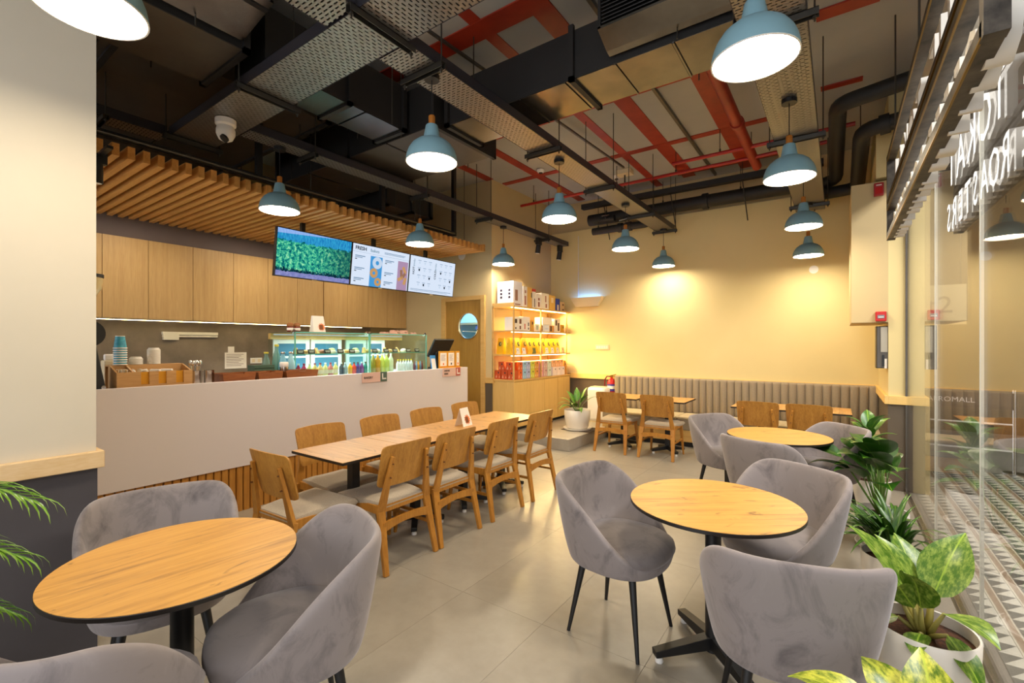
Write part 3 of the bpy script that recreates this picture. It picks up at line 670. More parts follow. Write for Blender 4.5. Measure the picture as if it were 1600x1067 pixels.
detector('white smoke detector near the shelves on the slab', -3.6, 5.83); detector('white smoke detector beside the small junction box', -2.78, 6.72)
jb = thing('junction_box', 'pale junction box on the slab beside the smoke detector', 'box', (-2.60,6.6,4.03))
MB().box((-0.11,-0.08,0),(0.11,0.08,0.07)).build('box_body', M['offwhite'], jb, bevel=0.006); MB().cyl((0,0,0),(0,0,-0.2),0.012,n=8).build('conduit_drop', M['black'], jb)
def track_spot(label, loc, tilt, rod):
    t = thing('track_spotlight', label, 'spotlight', loc, 0, 'black track spotlights')
    MB().box((-0.025,-0.06,-0.03),(0.025,0.06,rod)).build('adapter', M['black'], t)
    h = MB().cyl((0,0,-0.03),(0,0,-0.17),0.042,0.045,n=18).build('head', M['black'], t, smooth=40); h.rotation_euler = (0,tilt,0)
    MB().cyl((0,0,-0.168),(0,0,-0.174),0.036,n=16).build('lens', M['lampin'], t).rotation_euler = (0,tilt,0)
track_spot('black track spotlight facing the product shelves, first on the tray end', (-4.10,6.58,3.20), 0.15, 0.085)
track_spot('black track spotlight facing the product shelves, nearest the back wall', (-4.10,7.30,3.20), 0.15, 0.085)
track_spot('black track spotlight beside the column at the slat ends', (-4.45,1.0,2.86), 0.1, 0.06)
tk = thing('light_track', 'short black light track under the slats beside the column', 'track', (-4.62,1.02,2.905)); MB().box((-0.32,-0.018,-0.02),(0.42,0.018,0.0)).build('rail_body', M['black'], tk)
spot_light('shelf_spot_a', (-4.08,6.58,3.02), (-4.2,6.4,1.6), 45, 80, (1,0.86,0.62))
for k, (y, p) in enumerate(((1.5,4),(2.9,15),(4.4,13))):
    spot_light('counter_spot', (-5.35,y,2.88), (-6.41,y+0.35,1.95), p, 74, (1,0.87,0.64), 0.9)
for k, y in enumerate((1.6,2.9,4.2)):
    area_light('counter_fill_light', (-5.75,y,2.885), (0,0,0), 0.16, 0.5, 5, (1,0.88,0.68))  # unseen fill lights without fixtures, added to brighten cabinets and slats

# ---- shop sign with channel letters hung inside the glass
sg = thing('shop_sign', 'backlit white channel letter sign on dark rails inside the glass front', 'sign', (0.37,3.4,2.4))
for (z, w) in ((0.0,0.05),(0.235,0.045),(0.295,0.035),(0.645,0.045)):
    MB().box((-0.035,-1.55,z-w/2),(0.02,1.56,z+w/2)).build('rail', M['signrail'], sg)
    MB().box((-0.037,-1.55,z-w/2-0.003),(-0.03,1.56,z-w/2+0.004)).build('rail_edge', M['brass'], sg)
for y in (-1.55, 1.56): MB().box((-0.035,y-0.025,-0.03),(0.02,y+0.025,0.67)).build('end_post', M['signrail'], sg)
for y in (-1.3,0,1.3): MB().cyl((0,y,0.66),(0,y,1.69),0.006,n=6).build('hanger_rod', M['rod'], sg)
def sign_row(s, z, size, y0, y1):
    # letters spread evenly from y0 to y1, reading correctly from outside (+X side)
    n = len(s); tot = sum(1.0 if c != ' ' else 0.55 for c in s); y = y0; st = (y1-y0)/tot
    for c in s:
        if c == ' ': y += st*0.55; continue
        o = text(c, size, 0.032, M['letterside'], 'letter', sg, (0.035, y+st/2, z), RX, 'CENTER', 0.002, st/size*1.32, M['letterface']); y += st
sign_row('BLUE TOKAI', 0.30, 0.385, -1.50, 1.50)
sign_row('COFFEE ROASTERS', -0.03, 0.30, -1.50, 1.55)
# ================================================================== COUNTER ZONE
WT = 1.12
cn = thing('service_counter', 'long white coffee counter with timber slat foot', 'counter', (-4.37,3.0,0))
MB().box((-0.05,-2.33,0.404),(0,2.07,1.172)).build('front_panel', M['counter'], cn, bevel=0.003)
MB().box((-0.75,-2.33,WT-0.04),(-0.05,2.07,WT)).build('worktop', M['counter'], cn)
MB().box((-0.75,2.03,0.0),(-0.05,2.07,1.08)).build('end_panel', M['counter'], cn)
MB().box((-0.10,-2.33,0),(-0.06,2.05,0.404)).build('plinth', M['blackedge'], cn)
sl = MB().prism([(-0.023,0.0),(0.023,0.0),(0.027,0.008),(0.027,0.04),(-0.027,0.04),(-0.027,0.008)], 0.0, 0.404).mesh('slat', M['slatv'])
for k in range(72):
    share(sl, 'slat', cn, (-0.018,-2.30+0.0605*k,0), (0,0,PI/2))

# wall cabinets
CB = [1.07,1.49,1.895,2.34,2.80,3.245,3.665,4.08,4.505,4.90,5.30,5.735]
cl = ['first wall cabinet from the column, beside the grinder','wall cabinet above the paper cup stack','wall cabinet above the light fitting on the backsplash','wall cabinet above the pinned price sheet','wall cabinet in the warm light pool above the carafes',
 'wall cabinet behind the paper bag','wall cabinet under the screen join','wall cabinet just past the wide dark gap','wall cabinet above the fridge end','wall cabinet above the packets on the display case','last wall cabinet against the beige door wall']
cab0 = None
for k in range(len(CB)-1):
    w = CB[k+1]-CB[k]
    g = 0.012 if k == 7 else 0.0025
    c = thing('wall_cabinet', 'pale oak ' + cl[k], 'cabinet', (-6.41,CB[k],1.79), 0, 'pale oak wall cabinets')
    MB().box((-0.34,0.002,0.006),(-0.02,w-0.002,0.89)).build('carcass', M['oakx'], c)
    MB().box((-0.018,g,0),(0,w-0.0025,0.892)).build('door', M['oak'], c)
lb = thing('led_strip', 'warm glowing light strip under the wall cabinets', 'light strip', (-6.44,2.9,1.775))
MB().box((-0.02,-1.9,0),(0.005,1.9,0.012)).build('profile', M['steel'], lb); MB().box((-0.016,-1.9,-0.004),(0.001,1.9,0.0)).build('diffuser', M['ledw'], lb)
tl = thing('wall_light', 'white unlit tube fitting on the cement backsplash', 'light fitting', (-6.735,2.42,1.60))
MB().box((0,-0.30,0.02),(0.05,0.31,0.055)).build('batten', M['whitep'], tl); MB().box((0,-0.29,-0.045),(0.045,-0.13,0.02)).build('socket_plate', M['whitep'], tl)
MB().cyl((0.03,-0.30,0.0),(0.03,0.31,0.0),0.013,n=10).build('tube', M['whitep'], tl, smooth=40)
pr_ = thing('price_sheet', 'printed price sheet pinned to the backsplash', 'paper', (-6.733,2.97,1.17))
MB().box((0,-0.14,0),(0.002,0.14,0.22)).build('sheet', M['paper'], pr_); MB().box((0,-0.10,0.22),(0.002,-0.02,0.30)).build('note', M['paper'], pr_)
for k in range(8): MB().box((0.002,-0.12,0.19-0.022*k),(0.0025,0.10-0.03*(k % 3),0.197-0.022*k)).build('print_line', plain('print_grey%d' % k, (150,130,130), 0.7) if k == 0 else bpy.data.materials['print_grey0'], pr_)
so = thing('wall_socket', 'white double socket on the backsplash beside the price sheet', 'socket', (-6.733,3.24,1.27))
MB().box((0,-0.08,-0.04),(0.008,0.08,0.04)).build('plate', M['whitep'], so, bevel=0.002)
for y in (-0.04,0.04): MB().box((0.008,y-0.02,-0.022),(0.010,y+0.02,0.022)).build('outlet', M['offwhite'], so)

# back worktop below the splash
bk = thing('back_counter', 'pale back counter along the cement backsplash', 'counter', (-6.44,2.9,0))
MB().box((-0.295,-2.6,0.86),(0.10,2.3,0.9)).build('worktop', M['steel'], bk)
for k in range(8): MB().box((-0.28,-2.58+0.61*k,0.08),(0.06,-1.98+0.61*k,0.855)).build('cabinet_front', M['oak'], bk)

# menu screens
def tilt(o): o.rotation_euler = (0, math.radians(7), 0)
def screen(label, k):
    y0 = 2.585 + 0.9465*k
    t = thing('menu_screen', label, 'screen', (-4.985,y0,2.245), 0, 'menu screens above the counter'); tilt(t)
    MB().box((-0.045,0.003,0),(0,0.943,0.535)).build('housing', M['black'], t, bevel=0.003)
    MB().box((-0.085,0.2,0.12),(-0.045,0.75,0.42)).build('back_cover', M['black'], t)
    MB().box((0.0,0.44,-0.006),(0.002,0.50,0.006)).build('badge', M['steel'], t)
    yp = 0.42 if k else 0.37
    p = MB().box((-0.10,yp-0.022,0.25),(-0.055,yp+0.022,0.66)).build('pole', M['black'], t); p.rotation_euler = (0,-math.radians(7)*0.9,0)
    return t
def forest_mat():
    m = bpy.data.materials.new('forest_picture'); m.use_nodes = True; nt = m.node_tree; nt.nodes.clear()
    v = coords(nt, (1,1,1)); sx = nt.nodes.new('ShaderNodeSeparateXYZ'); nt.links.new(v, sx.inputs[0]); z = sx.outputs[2]
    n1 = noise(nt, coords(nt, (1,26,26)), 1.0, 6, 0.75); n2 = noise(nt, coords(nt, (1,60,18)), 1.0, 4, 0.7)
    trees = ramp(nt, n1, [(0.34,(4,40,70)),(0.46,(14,120,120)),(0.54,(70,200,150)),(0.66,(190,240,190))])
    trees = mixc(nt, mth(nt,'MINIMUM',mth(nt,'MAXIMUM',mth(nt,'MULTIPLY',mth(nt,'SUBTRACT',sx.outputs[1],0.45),1.5),0.0),0.62), trees, lin((24,50,56)))
    far = ramp(nt, n2, [(0.3,(10,90,170)),(0.7,(60,180,220))])
    trunk = ramp(nt, n2, [(0.45,(6,30,50)),(0.60,(20,90,100)),(0.8,(120,170,190))])
    sky = ramp(nt, n2, [(0.3,(120,160,224)),(0.7,(160,190,240))]); gr = ramp(nt, n1, [(0.3,(96,104,170)),(0.7,(156,158,206))])
    c = mixc(nt, mth(nt,'GREATER_THAN', mth(nt,'ADD',z,mth(nt,'MULTIPLY',n1,0.06)), 0.095), gr, trunk)
    c = mixc(nt, mth(nt,'GREATER_THAN', mth(nt,'ADD',z,mth(nt,'MULTIPLY',n1,0.18)), 0.19), c, trees)
    c = mixc(nt, mth(nt,'GREATER_THAN', mth(nt,'ADD',z,mth(nt,'MULTIPLY',n1,0.16)), 0.485), c, far)
    c = mixc(nt, mth(nt,'GREATER_THAN', mth(nt,'ADD',z,mth(nt,'MULTIPLY',sx.outputs[1],-0.07)), 0.47), c, sky)
    e = nt.nodes.new('ShaderNodeEmission'); o = nt.nodes.new('ShaderNodeOutputMaterial'); e.inputs[1].default_value = 0.60
    nt.links.new(c, e.inputs[0]); nt.links.new(e.outputs[0], o.inputs[0]); return m
E_ = lambda n, c, s=0.60: emit('screen_'+n, lin(c), s)
SW = E_('white',(214,226,244)); SB = E_('blue',(70,150,210)); SD = E_('dark',(20,34,44)); SO = E_('dough',(196,150,96)); SG = E_('glaze',(150,110,90)); SL = E_('text',(96,130,160)); SP = E_('pale',(196,212,232)); SR = E_('pink',(170,140,170)); ST = E_('teal',(50,110,130))
s1 = screen('menu screen showing a bright forest picture', 0); MB().box((0.0005,0.012,0.012),(0.0012,0.934,0.524)).build('display', forest_mat(), s1)
s2 = screen('menu screen showing baked goods with doughnut pictures', 1); MB().box((0.0005,0.012,0.012),(0.0012,0.934,0.524)).build('display', SW, s2)
text('FRESH', 0.062, 0.0004, SD, 'heading', s2, (0.002,0.045,0.455), RX, 'LEFT', 0.0016)
text('bakes', 0.062, 0.0004, ST, 'heading', s2, (0.002,0.275,0.455), (PI/2,0.0,PI/2), 'LEFT')
for y, z, s in ((0.05,0.375,'Butter croissant'),(0.05,0.345,'with jam'),(0.05,0.225,'Chocolate slice'),(0.05,0.09,'Bagel'),(0.52,0.375,'Glazed doughnut'),(0.52,0.345,'per piece'),(0.52,0.205,'Cinnamon roll'),(0.52,0.085,'Danish')):
    pass
for y, z in ((0.05,0.375),(0.05,0.225),(0.05,0.095),(0.52,0.375),(0.52,0.215),(0.52,0.09)):
    q = MB(); q.box((0.0012,y,z),(0.0018,y+0.15,z+0.010)).box((0.0012,y,z-0.018),(0.0018,y+0.11,z-0.010)).build('menu_line', SL, s2); MB().box((0.0012,y,z-0.04),(0.0018,y+0.03,z-0.03)).build('price_line', SD, s2)
MB().box((0.0012,0.50,0.475),(0.0018,0.86,0.482)).box((0.0012,0.50,0.46),(0.0018,0.84,0.466)).box((0.0012,0.012,0.428),(0.0018,0.934,0.430)).build('menu_line', SL, s2)
MB().box((0.0012,0.285,0.012),(0.0016,0.475,0.405)).build('picture', SB, s2); MB().box((0.0012,0.74,0.012),(0.0016,0.92,0.405)).build('picture', SR, s2)
def ring(p, y, z, r, m, hole=0.35):
    n = 18; rows = [[(0.0022,y+r*f*math.cos(2*PI*i/n),z+r*f*math.sin(2*PI*i/n)) for i in range(n)] for f in (1.0,hole)]
    MB().grid(rows, closed=True).build('doughnut', m, p)
ring(s2, 0.395, 0.325, 0.078, SP); ring(s2, 0.350, 0.19, 0.063, SO); ring(s2, 0.42, 0.08, 0.055, SO); 
for a, (y, z) in enumerate(((0.80,0.17),(0.85,0.21),(0.88,0.14),(0.81,0.24),(0.86,0.29))):
    MB().obox((0.002,y,z),(0.0008,0.10,0.045),Matrix.Rotation(0.5+0.4*a,3,'X')).build('pastry', SG if a % 2 else SO, s2)
s3 = screen('menu screen listing hot and cold drinks with cup icons', 2); MB().box((0.0005,0.012,0.012),(0.0012,0.934,0.524)).build('display', SW, s3)
text('HOT', 0.05, 0.0004, SD, 'heading', s3, (0.002,0.10,0.26), (PI/2,-PI/2,PI/2), 'LEFT', 0.001); text('drinks', 0.045, 0.0004, ST, 'heading', s3, (0.002,0.10,0.37), (PI/2,-PI/2,PI/2), 'LEFT')
text('COLD', 0.05, 0.0004, SD, 'heading', s3, (0.002,0.53,0.23), (PI/2,-PI/2,PI/2), 'LEFT', 0.001); text('drinks', 0.045, 0.0004, ST, 'heading', s3, (0.002,0.53,0.36), (PI/2,-PI/2,PI/2), 'LEFT')
for gy_ in (0.0, 0.44):
    for i in range(3):
        for j in range(4):
            y, z = 0.19+gy_+0.105*i, 0.44-0.105*j
            MB().box((0.0012,y-0.03,z+0.028),(0.0018,y+0.03,z+0.034)).build('menu_line', SL, s3)
            dk = (i+j) % 3 == 1 and j > 0
            MB().prism([(y-0.016,z+0.016),(y-0.011,z-0.016),(y+0.011,z-0.016),(y+0.016,z+0.016)],0.0012,0.0018,'x').build('cup_icon', SD if dk else SP, s3)
MB().box((0.0012,0.05,0.052),(0.0018,0.88,0.058)).box((0.0012,0.05,0.036),(0.0018,0.80,0.040)).build('menu_line', SL, s3)

# ---- display case
dc = thing('display_case', 'glass bakery display case on the coffee counter', 'display case', (-4.95,3.70,WT))
G = M['greenglass']
x0, x1, ya, yb, H = -0.42, 0.14, -0.98, 0.98, 0.508
MB().box((x0,ya,H),(x1,-0.005,H+0.01)).build('top_pane', G, dc); MB().box((x0,0.005,H),(x1,yb,H+0.01)).build('top_pane', G, dc)
for y0, y1 in ((ya+0.004,-0.012),(0.012,yb-0.004)):
    MB().box((x1-0.008,y0,0),(x1,y1,H)).build('front_pane', G, dc)
    MB().box((x0+0.06,y0,0.265),(x1-0.02,y1,0.273)).build('shelf_pane', G, dc)
    MB().box((x1-0.022,y0,0.264),(x1-0.018,y1,0.274)).build('shelf_edge', M['glassedge'], dc)
    MB().box((x1-0.001,y0,H-0.001),(x1+0.003,y1,H+0.011)).build('top_edge', M['glassedge'], dc)
for y in (ya, -0.012, 0.004, yb-0.008):
    MB().box((x0,y,0),(x1,y+0.008,H)).build('side_pane', G, dc)
    MB().box((x1-0.002,y-0.003,0),(x1+0.005,y+0.011,H+0.006)).build('edge_strip', M['glassedge'], dc)
for y in (ya+0.01, -0.02, 0.02, yb-0.01): MB().cyl((x1-0.03,y-0.02,H+0.005),(x1+0.01,y-0.02,H+0.02),0.018,n=10).build('clamp', M['chrome'], dc, smooth=40)
MB().box((x0,ya,-0.002),(x1,yb,0.012)).build('base_tray', M['whitep'], dc)
# sliding back doors with white frames
bg = plain('blue_reflection_glass', (66,120,150), 0.15)  # cool reflection in the door panes, painted in as blue
for y0, y1 in ((-0.93,-0.48),(-0.46,-0.03),(0.04,0.36),(0.38,0.68)):
    d = MB(); fw = 0.05
    d.box((x0,y0,0.02),(x0+0.02,y1,0.02+fw)).box((x0,y0,0.44-fw),(x0+0.02,y1,0.44)).box((x0,y0,0.02+fw),(x0+0.02,y0+fw,0.44-fw)).box((x0,y1-fw,0.02+fw),(x0+0.02,y1,0.44-fw)).box((x0,y0+fw,0.215),(x0+0.02,y1-fw,0.24))
    q = d.build('sliding_door', M['whitep'], dc); MB().box((x0+0.006,y0+fw,0.02+fw),(x0+0.012,y1-fw,0.44-fw)).build('pane', bg, q)
MB().box((x0,ya,0.44),(x0+0.05,yb,0.508)).build('back_header', M['oakx'], dc)
MB().box((x0+0.06,ya+0.03,H-0.02),(x0+0.085,yb-0.03,H-0.008)).build('lamp_strip', emit('case_tube_glow',(0.8,0.92,1.0),0.35), dc)
area_light('case_light', (-4.97,3.70,1.61), (0,0,0), 0.25, 1.8, 9, (0.80,0.92,1.0))
area_light('case_light_low', (-4.97,3.70,1.375), (0,0,0), 0.25, 1.8, 5, (0.80,0.92,1.0))
# pastries on the shelf with black price cards
CR = mottled('golden_crust', (176,112,44), (226,176,96), 30, 0.6); CRM = mottled('cream_bun', (226,208,164), (244,232,204), 24, 0.7); DK = mottled('dark_bun', (110,60,28), (150,92,46), 30, 0.6); GN = mottled('green_garnish', (120,150,50), (200,206,110), 40, 0.6)
def croissant(t, mt):
    pts = [(-0.02+0.05*math.cos(a)-0.03, 0.055*math.sin(a), 0.022) for a in [(-1.5+0.3*i) for i in range(11)]]
    MB().tube(pts, [0.006+0.017*math.sin(PI*(i+0.5)/11) for i in range(11)], 8).build('crust', mt, t, smooth=60)
def bun(t, mt, r=0.045, h=0.05):
    MB().lathe([(r*0.7,0),(r,0.012),(r,h*0.5),(r*0.75,h*0.85),(0.004,h)], 14).build('crust', mt, t, smooth=60)
def sandwich(t, mt, mt2):
    MB().prism([(-0.05,0),(0.05,0),(0.0,0.07)],-0.018,-0.004,'y').build('bread', mt, t, bevel=0.004); MB().prism([(-0.045,0.004),(0.045,0.004),(0,0.066)],-0.004,0.006,'y').build('filling', mt2, t); MB().prism([(-0.05,0),(0.05,0),(0.0,0.07)],0.006,0.02,'y').build('bread', mt, t, bevel=0.004)
kinds = [('croissant','croissant','golden croissant',lambda t: croissant(t,CR)),('cream_bun','bun','pale cream bun',lambda t: bun(t,CRM)),('sandwich','sandwich','toasted sandwich half',lambda t: sandwich(t,CR,GN)),('dark_bun','bun','dark cocoa bun',lambda t: bun(t,DK)),('herb_roll','roll','green topped herb roll',lambda t: (bun(t,CRM,0.05,0.045), MB().lathe([(0.04,0.04),(0.03,0.058),(0.004,0.064)],12).build('topping',GN,t,smooth=60)))]
ord_ = [2,0,2,3,4,1,0,4,2,0,1,2,0,2,1,3]
near = ['beside the case end glass','behind the first price card','by the second price card','after the second card','before the third card','at the middle of the near bay','behind the fourth card','by the fifth card','at the near bay end','just past the case join','behind the first far bay card','between the far bay cards','at the middle of the far bay','behind the third far bay card','toward the case end','last before the empty shelf']
for i, kd in enumerate(ord_):
    nm, ct_, lb_, fn = kinds[kd]; y = 2.80 + 0.109*i
    t = thing(nm, lb_ + ' on the glass shelf ' + near[i], ct_, (-4.93+0.02*(i % 3), y, WT+0.273), rnd.uniform(-0.5,0.5), 'pastries on the display shelf'); fn(t)
for i, y in enumerate((2.80,2.93,3.13,3.30,3.46,3.80,3.98,4.13,4.36,4.52)):
    t = thing('price_card', 'black price card on the display shelf, %s from the near end' % ('first second third fourth fifth sixth seventh eighth ninth tenth'.split()[i]), 'price card', (-4.835,y,WT+0.273), 0, 'black price cards in the display case')
    c = MB().obox((0,0,0.025),(0.003,0.085,0.05),Matrix.Rotation(-0.25,3,'Y')).build('card', M['black'], t)
    MB().obox((0.004,0,0.032),(0.001,0.06,0.006),Matrix.Rotation(-0.25,3,'Y')).obox((0.006,0,0.020),(0.001,0.05,0.005),Matrix.Rotation(-0.25,3,'Y')).build('chalk_line', M['paper'], t)

# ---- bottles on the case floor
def pm(c, rough=0.15, tr=0.0):
    n = 'liquid_%d_%d_%d' % c
    if n in bpy.data.materials: return bpy.data.materials[n]
    return plain(n, c, rough)
def bottle(label, x, y, col, cap, h, r, group, lab=None, z=WT+0.012):
    t = thing('juice_bottle', label, 'bottle', (x,y,z), 0, group)
    s = h
    MB().lathe([(r*0.92,0),(r,0.006),(r,s*0.60),(r*0.8,s*0.70),(r*0.38,s*0.82),(r*0.36,s*0.90)],14).build('body', pm(col), t, smooth=50)
    MB().lathe([(r*0.44,s*0.89),(r*0.44,s),(r*0.4,s)],12).build('cap', pm(cap,0.4), t, smooth=40)
    if lab: MB().lathe([(r*1.015,s*0.2),(r*1.015,s*0.48)],14,cap0=False,cap1=False).build('label', pm(lab,0.6), t, smooth=50)
    return t
cols = [((176,20,60),'beetroot'),((190,40,90),'raspberry'),((214,222,150),'pale lime'),((226,196,120),'passionfruit'),((226,190,130),'peach'),((222,216,150),'melon'),((214,120,120),'guava'),((226,220,140),'pear')]
ord1 = 'first second third fourth fifth sixth seventh eighth'.split()
for i, (c, nmx) in enumerate(cols):
    bottle('squat %s coloured juice bottle, %s in the front row' % (nmx, ord1[i]), -4.86, 2.79+0.066*i, c, (150,20,70) if i in (1,3,4,6) else (236,232,226), 0.155, 0.029, 'squat juice bottles in the display case', (230,214,190) if i else None)
for i, (c, nmx) in enumerate((((30,60,80),'navy'),((150,170,180),'silver grey'),((240,170,20),'orange'),((224,60,50),'scarlet'),((70,40,130),'violet'),((130,50,140),'purple'),((20,140,130),'teal'))):
    bottle('small %s drink bottle in the near bay' % nmx, -4.86, 3.33+0.056*i+(0.01 if i > 1 else 0), c, (30,30,34) if i in (3,4,6) else (220,226,230), 0.15, 0.026, 'small colourful bottles in the display case')
for i, (c, nmx) in enumerate((((150,130,20),'olive gold'),((200,140,10),'amber'),((206,214,90),'lime cordial'),((196,210,100),'yellow green'),((220,226,190),'clear lemon'))):
    bottle('tall %s bottle past the case join' % nmx, -4.87, 3.80+0.072*i, c, (220,220,200), 0.26, 0.033, 'tall soft drink bottles in the display case')
for i in range(6):
    bottle('white bottle with yellow cap, %s in the far bay' % ord1[i], -4.86, 4.20+0.048*i, (238,238,240), (246,214,20), 0.165, 0.023, 'white bottles with yellow caps', None)
for i, (c, nmx) in enumerate((((120,60,80),'plum'),((140,170,200),'sky blue'),((240,150,20),'bright orange'),((130,160,190),'slate blue'),((150,70,70),'brick red'))):
    bottle('slim %s can bottle at the case end' % nmx, -4.86, 4.50+0.036*i, c, c, 0.13, 0.016, 'slim drinks at the case end')
# on top of the case
bg_ = thing('bakery_bag', 'upright white paper bag with orange print on the display case', 'bag', (-4.86,3.02,WT+0.519))
MB().add([(-0.045,-0.075,0),(0.045,-0.075,0),(0.045,0.075,0),(-0.045,0.075,0),(-0.012,-0.068,0.185),(0.012,-0.068,0.185),(0.012,0.068,0.185),(-0.012,0.068,0.185)],[(0,3,2,1),(4,5,6,7),(0,1,5,4),(1,2,6,5),(2,3,7,6),(3,0,4,7)]).build('bag_body', M['paper'], bg_)
OR = plain('orange_print', (226,120,50), 0.6); BRN = plain('brown_print', (120,64,24), 0.6)
b = MB()
for k in range(12):
    a = 2*PI*k/12; b.prism([(0.03+0.05*math.cos(a),0.06+0.05*math.sin(a)),(0.03+0.03*math.cos(a+0.26),0.06+0.03*math.sin(a+0.26)),(0.03,0.06),(0.03+0.03*math.cos(a-0.26),0.06+0.03*math.sin(a-0.26))],0,0.001,'x')
sunp = b.build('sun_print', OR, bg_); sunp.location = (0.0462,0,0.0); sunp.rotation_euler = (0,-0.178,0)
cp = MB().box((0,0.0,0.03),(0.0016,0.045,0.085)).build('cup_print', BRN, bg_); cp.location = (0.0468,0,0); cp.rotation_euler = (0,-0.178,0)
for i, y in enumerate((2.60, 2.68)):
    t = thing('jam_jar', 'brown lidded jam jar on the display case, %s' % ('nearer the column' if i == 0 else 'nearer the paper bag'), 'jar', (-4.9,y+0.12,WT+0.519), 0, 'jam jars on the display case')
    MB().lathe([(0.030,0),(0.034,0.005),(0.034,0.05),(0.028,0.06)],16).build('jar_body', pm((110,26,20)), t, smooth=50); MB().lathe([(0.033,0.058),(0.036,0.064),(0.034,0.085),(0.02,0.10)],16).build('lid', plain('kraft_lid%d' % i,(150,96,50),0.7), t, smooth=50)
    MB().lathe([(0.0345,0.015),(0.0345,0.042)],16,cap0=False,cap1=False).build('label', M['paper'], t)
for i in range(6):
    t = thing('cookie_packet', 'pinkish cookie packet heaped on the far end of the display case, %s' % (ord1[i]), 'packet', (-5.02+0.10*(i % 2),4.10+0.085*i,WT+0.519+(0.028 if i in (2,4) else 0.0)), rnd.uniform(-0.6,0.6), 'cookie packets on the display case')
    MB().add([(-0.06,-0.045,0),(0.06,-0.045,0),(0.06,0.045,0),(-0.06,0.045,0),(-0.045,-0.03,0.03),(0.045,-0.03,0.026),(0.05,0.03,0.03),(-0.045,0.03,0.024)],[(0,3,2,1),(4,5,6,7),(0,1,5,4),(1,2,6,5),(2,3,7,6),(3,0,4,7)]).build('packet_body', pm((196,150,130),0.5), t, bevel=0.006); MB().box((-0.065,-0.01,0.026),(0.065,0.01,0.03)).build('seam', pm((160,110,96),0.5), t)

# ---- things along the counter top
gd = thing('coffee_grinder', 'tall black coffee grinder beside the cream column', 'grinder', (-4.56,1.01,WT))
MB().box((-0.12,-0.14,0),(0.14,0.10,0.035)).build('base', M['black'], gd, bevel=0.008)
MB().add([(-0.08,-0.10,0.035),(0.09,-0.10,0.035),(0.09,0.055,0.035),(-0.08,0.055,0.035),(-0.07,-0.10,0.42),(0.06,-0.10,0.42),(0.06,-0.005,0.42),(-0.07,-0.005,0.42)],[(0,3,2,1),(4,5,6,7),(0,1,5,4),(1,2,6,5),(2,3,7,6),(3,0,4,7)]).build('body', M['black'], gd, bevel=0.006)
MB().cyl((-0.08,-0.04,0.46),(0.06,-0.04,0.46),0.098,n=28).build('burr_housing', M['black'], gd, smooth=40)
MB().cyl((0.0,-0.030,0.55),(0.0,-0.030,0.70),0.035,n=16).build('throat', M['offwhite'], gd, smooth=40)
MB().lathe([(0.035,0.70),(0.05,0.75),(0.078,0.80),(0.085,0.88)],20,(0,-0.030,0)).build('hopper', pm((214,196,150)), gd, smooth=50)
MB().lathe([(0.09,0.88),(0.09,0.905),(0.03,0.915)],20,(0,-0.030,0)).build('hopper_lid', M['black'], gd, smooth=40); MB().cyl((0.09,0.035,0.06),(0.105,0.035,0.06),0.014,n=12).build('button', M['chrome'], gd)
cd_ = thing('condiment_caddy', 'beech caddy with three ochre notches on the counter', 'caddy', (-4.55,1.12,WT))
L = 0.50
fp = MB(); nots = (0.175,0.29,0.41)
xs = 0.0
segs = []
for q in nots: segs.append((xs, q-0.027)); xs = q+0.027
segs.append((xs, L))
for a, b_ in segs: fp.box((0.085,a,0),(0.10,b_,0.165))
for q in nots:
    fp.box((0.085,q-0.027,0),(0.10,q+0.027,0.065))
fp.build('front_board', M['beech'], cd_)
for q in nots: MB().box((0.072,q-0.034,0.012),(0.084,q+0.034,0.163)).build('ochre_insert', M['ochre'], cd_)
MB().box((-0.10,0,0),(-0.085,L,0.215)).build('back_board', M['beech'], cd_)
for y in (0, 0.10, L-0.012): MB().prism([(-0.085,0.0),(0.085,0.0),(0.085,0.163),(-0.085,0.213)], y, y+0.012, 'y').build('divider', M['beech'], cd_)
MB().box((-0.085,0.012,0),(0.085,L-0.012,0.012)).build('base_board', M['beech'], cd_)
for i in range(18):
    y = 0.02+0.0045*i if i < 14 else 0.12+0.03*(i-14)
    t = thing('sugar_sachet', 'white sugar sachet standing in the beech caddy', 'sachet', (-4.55+rnd.uniform(-0.01,0.03),1.12+y,WT+0.09), 0, 'sugar sachets in the caddy')
    q = MB().box((-0.025,-0.0015,0),(0.025,0.0015,0.095)).build('sachet_body', M['paper'] if i % 3 else plain('sachet_tan%d' % i,(226,196,150),0.6), t); q.rotation_euler = (0.15*rnd.uniform(-1,1),rnd.uniform(-0.2,0.2),0)
for i in range(4):
    t = thing('paper_napkin', 'folded white napkin tucked in the beech caddy, %s' % ord1[i], 'napkin', (-4.54,1.245+0.075*i,WT+0.10), 0.2*i, 'napkins in the caddy')
    MB().obox((0,0,0.04),(0.10,0.02,0.08),Matrix.Rotation(0.3,3,'X')).build('fold', M['paper'], t, bevel=0.006)
CUPB = mottled('teal_cup_print', (40,130,160), (70,168,190), 40, 0.5)
def cup(label, loc, up):
    t = thing('paper_cup', label, 'cup', loc, 0, 'teal paper cups stacked on the caddy')
    if up: MB().lathe([(0.044,0),(0.0415,0.005),(0.030,0.098)],22,cap1=False).lathe([(0.0295,0.098),(0.0295,0.09)],22,cap0=False).build('cup_body', CUPB, t, smooth=50)
    MB().lathe([(0.045,0),(0.046,0.004),(0.044,0.008),(0.0415,0.006)],22,cap0=False,cap1=False).build('rim', M['paper'], t, smooth=50)
    MB().lathe([(0.030,0.092),(0.0305,0.101),(0.028,0.101),(0.027,0.094)],22,cap0=False,cap1=True).build('base_ring', M['paper'], t)
for i in range(8):
    cup('teal paper cup upside down in the tall stack, %s from its bottom' % ord1[i], (-4.665,1.195,WT+0.217+0.0185*i), True)
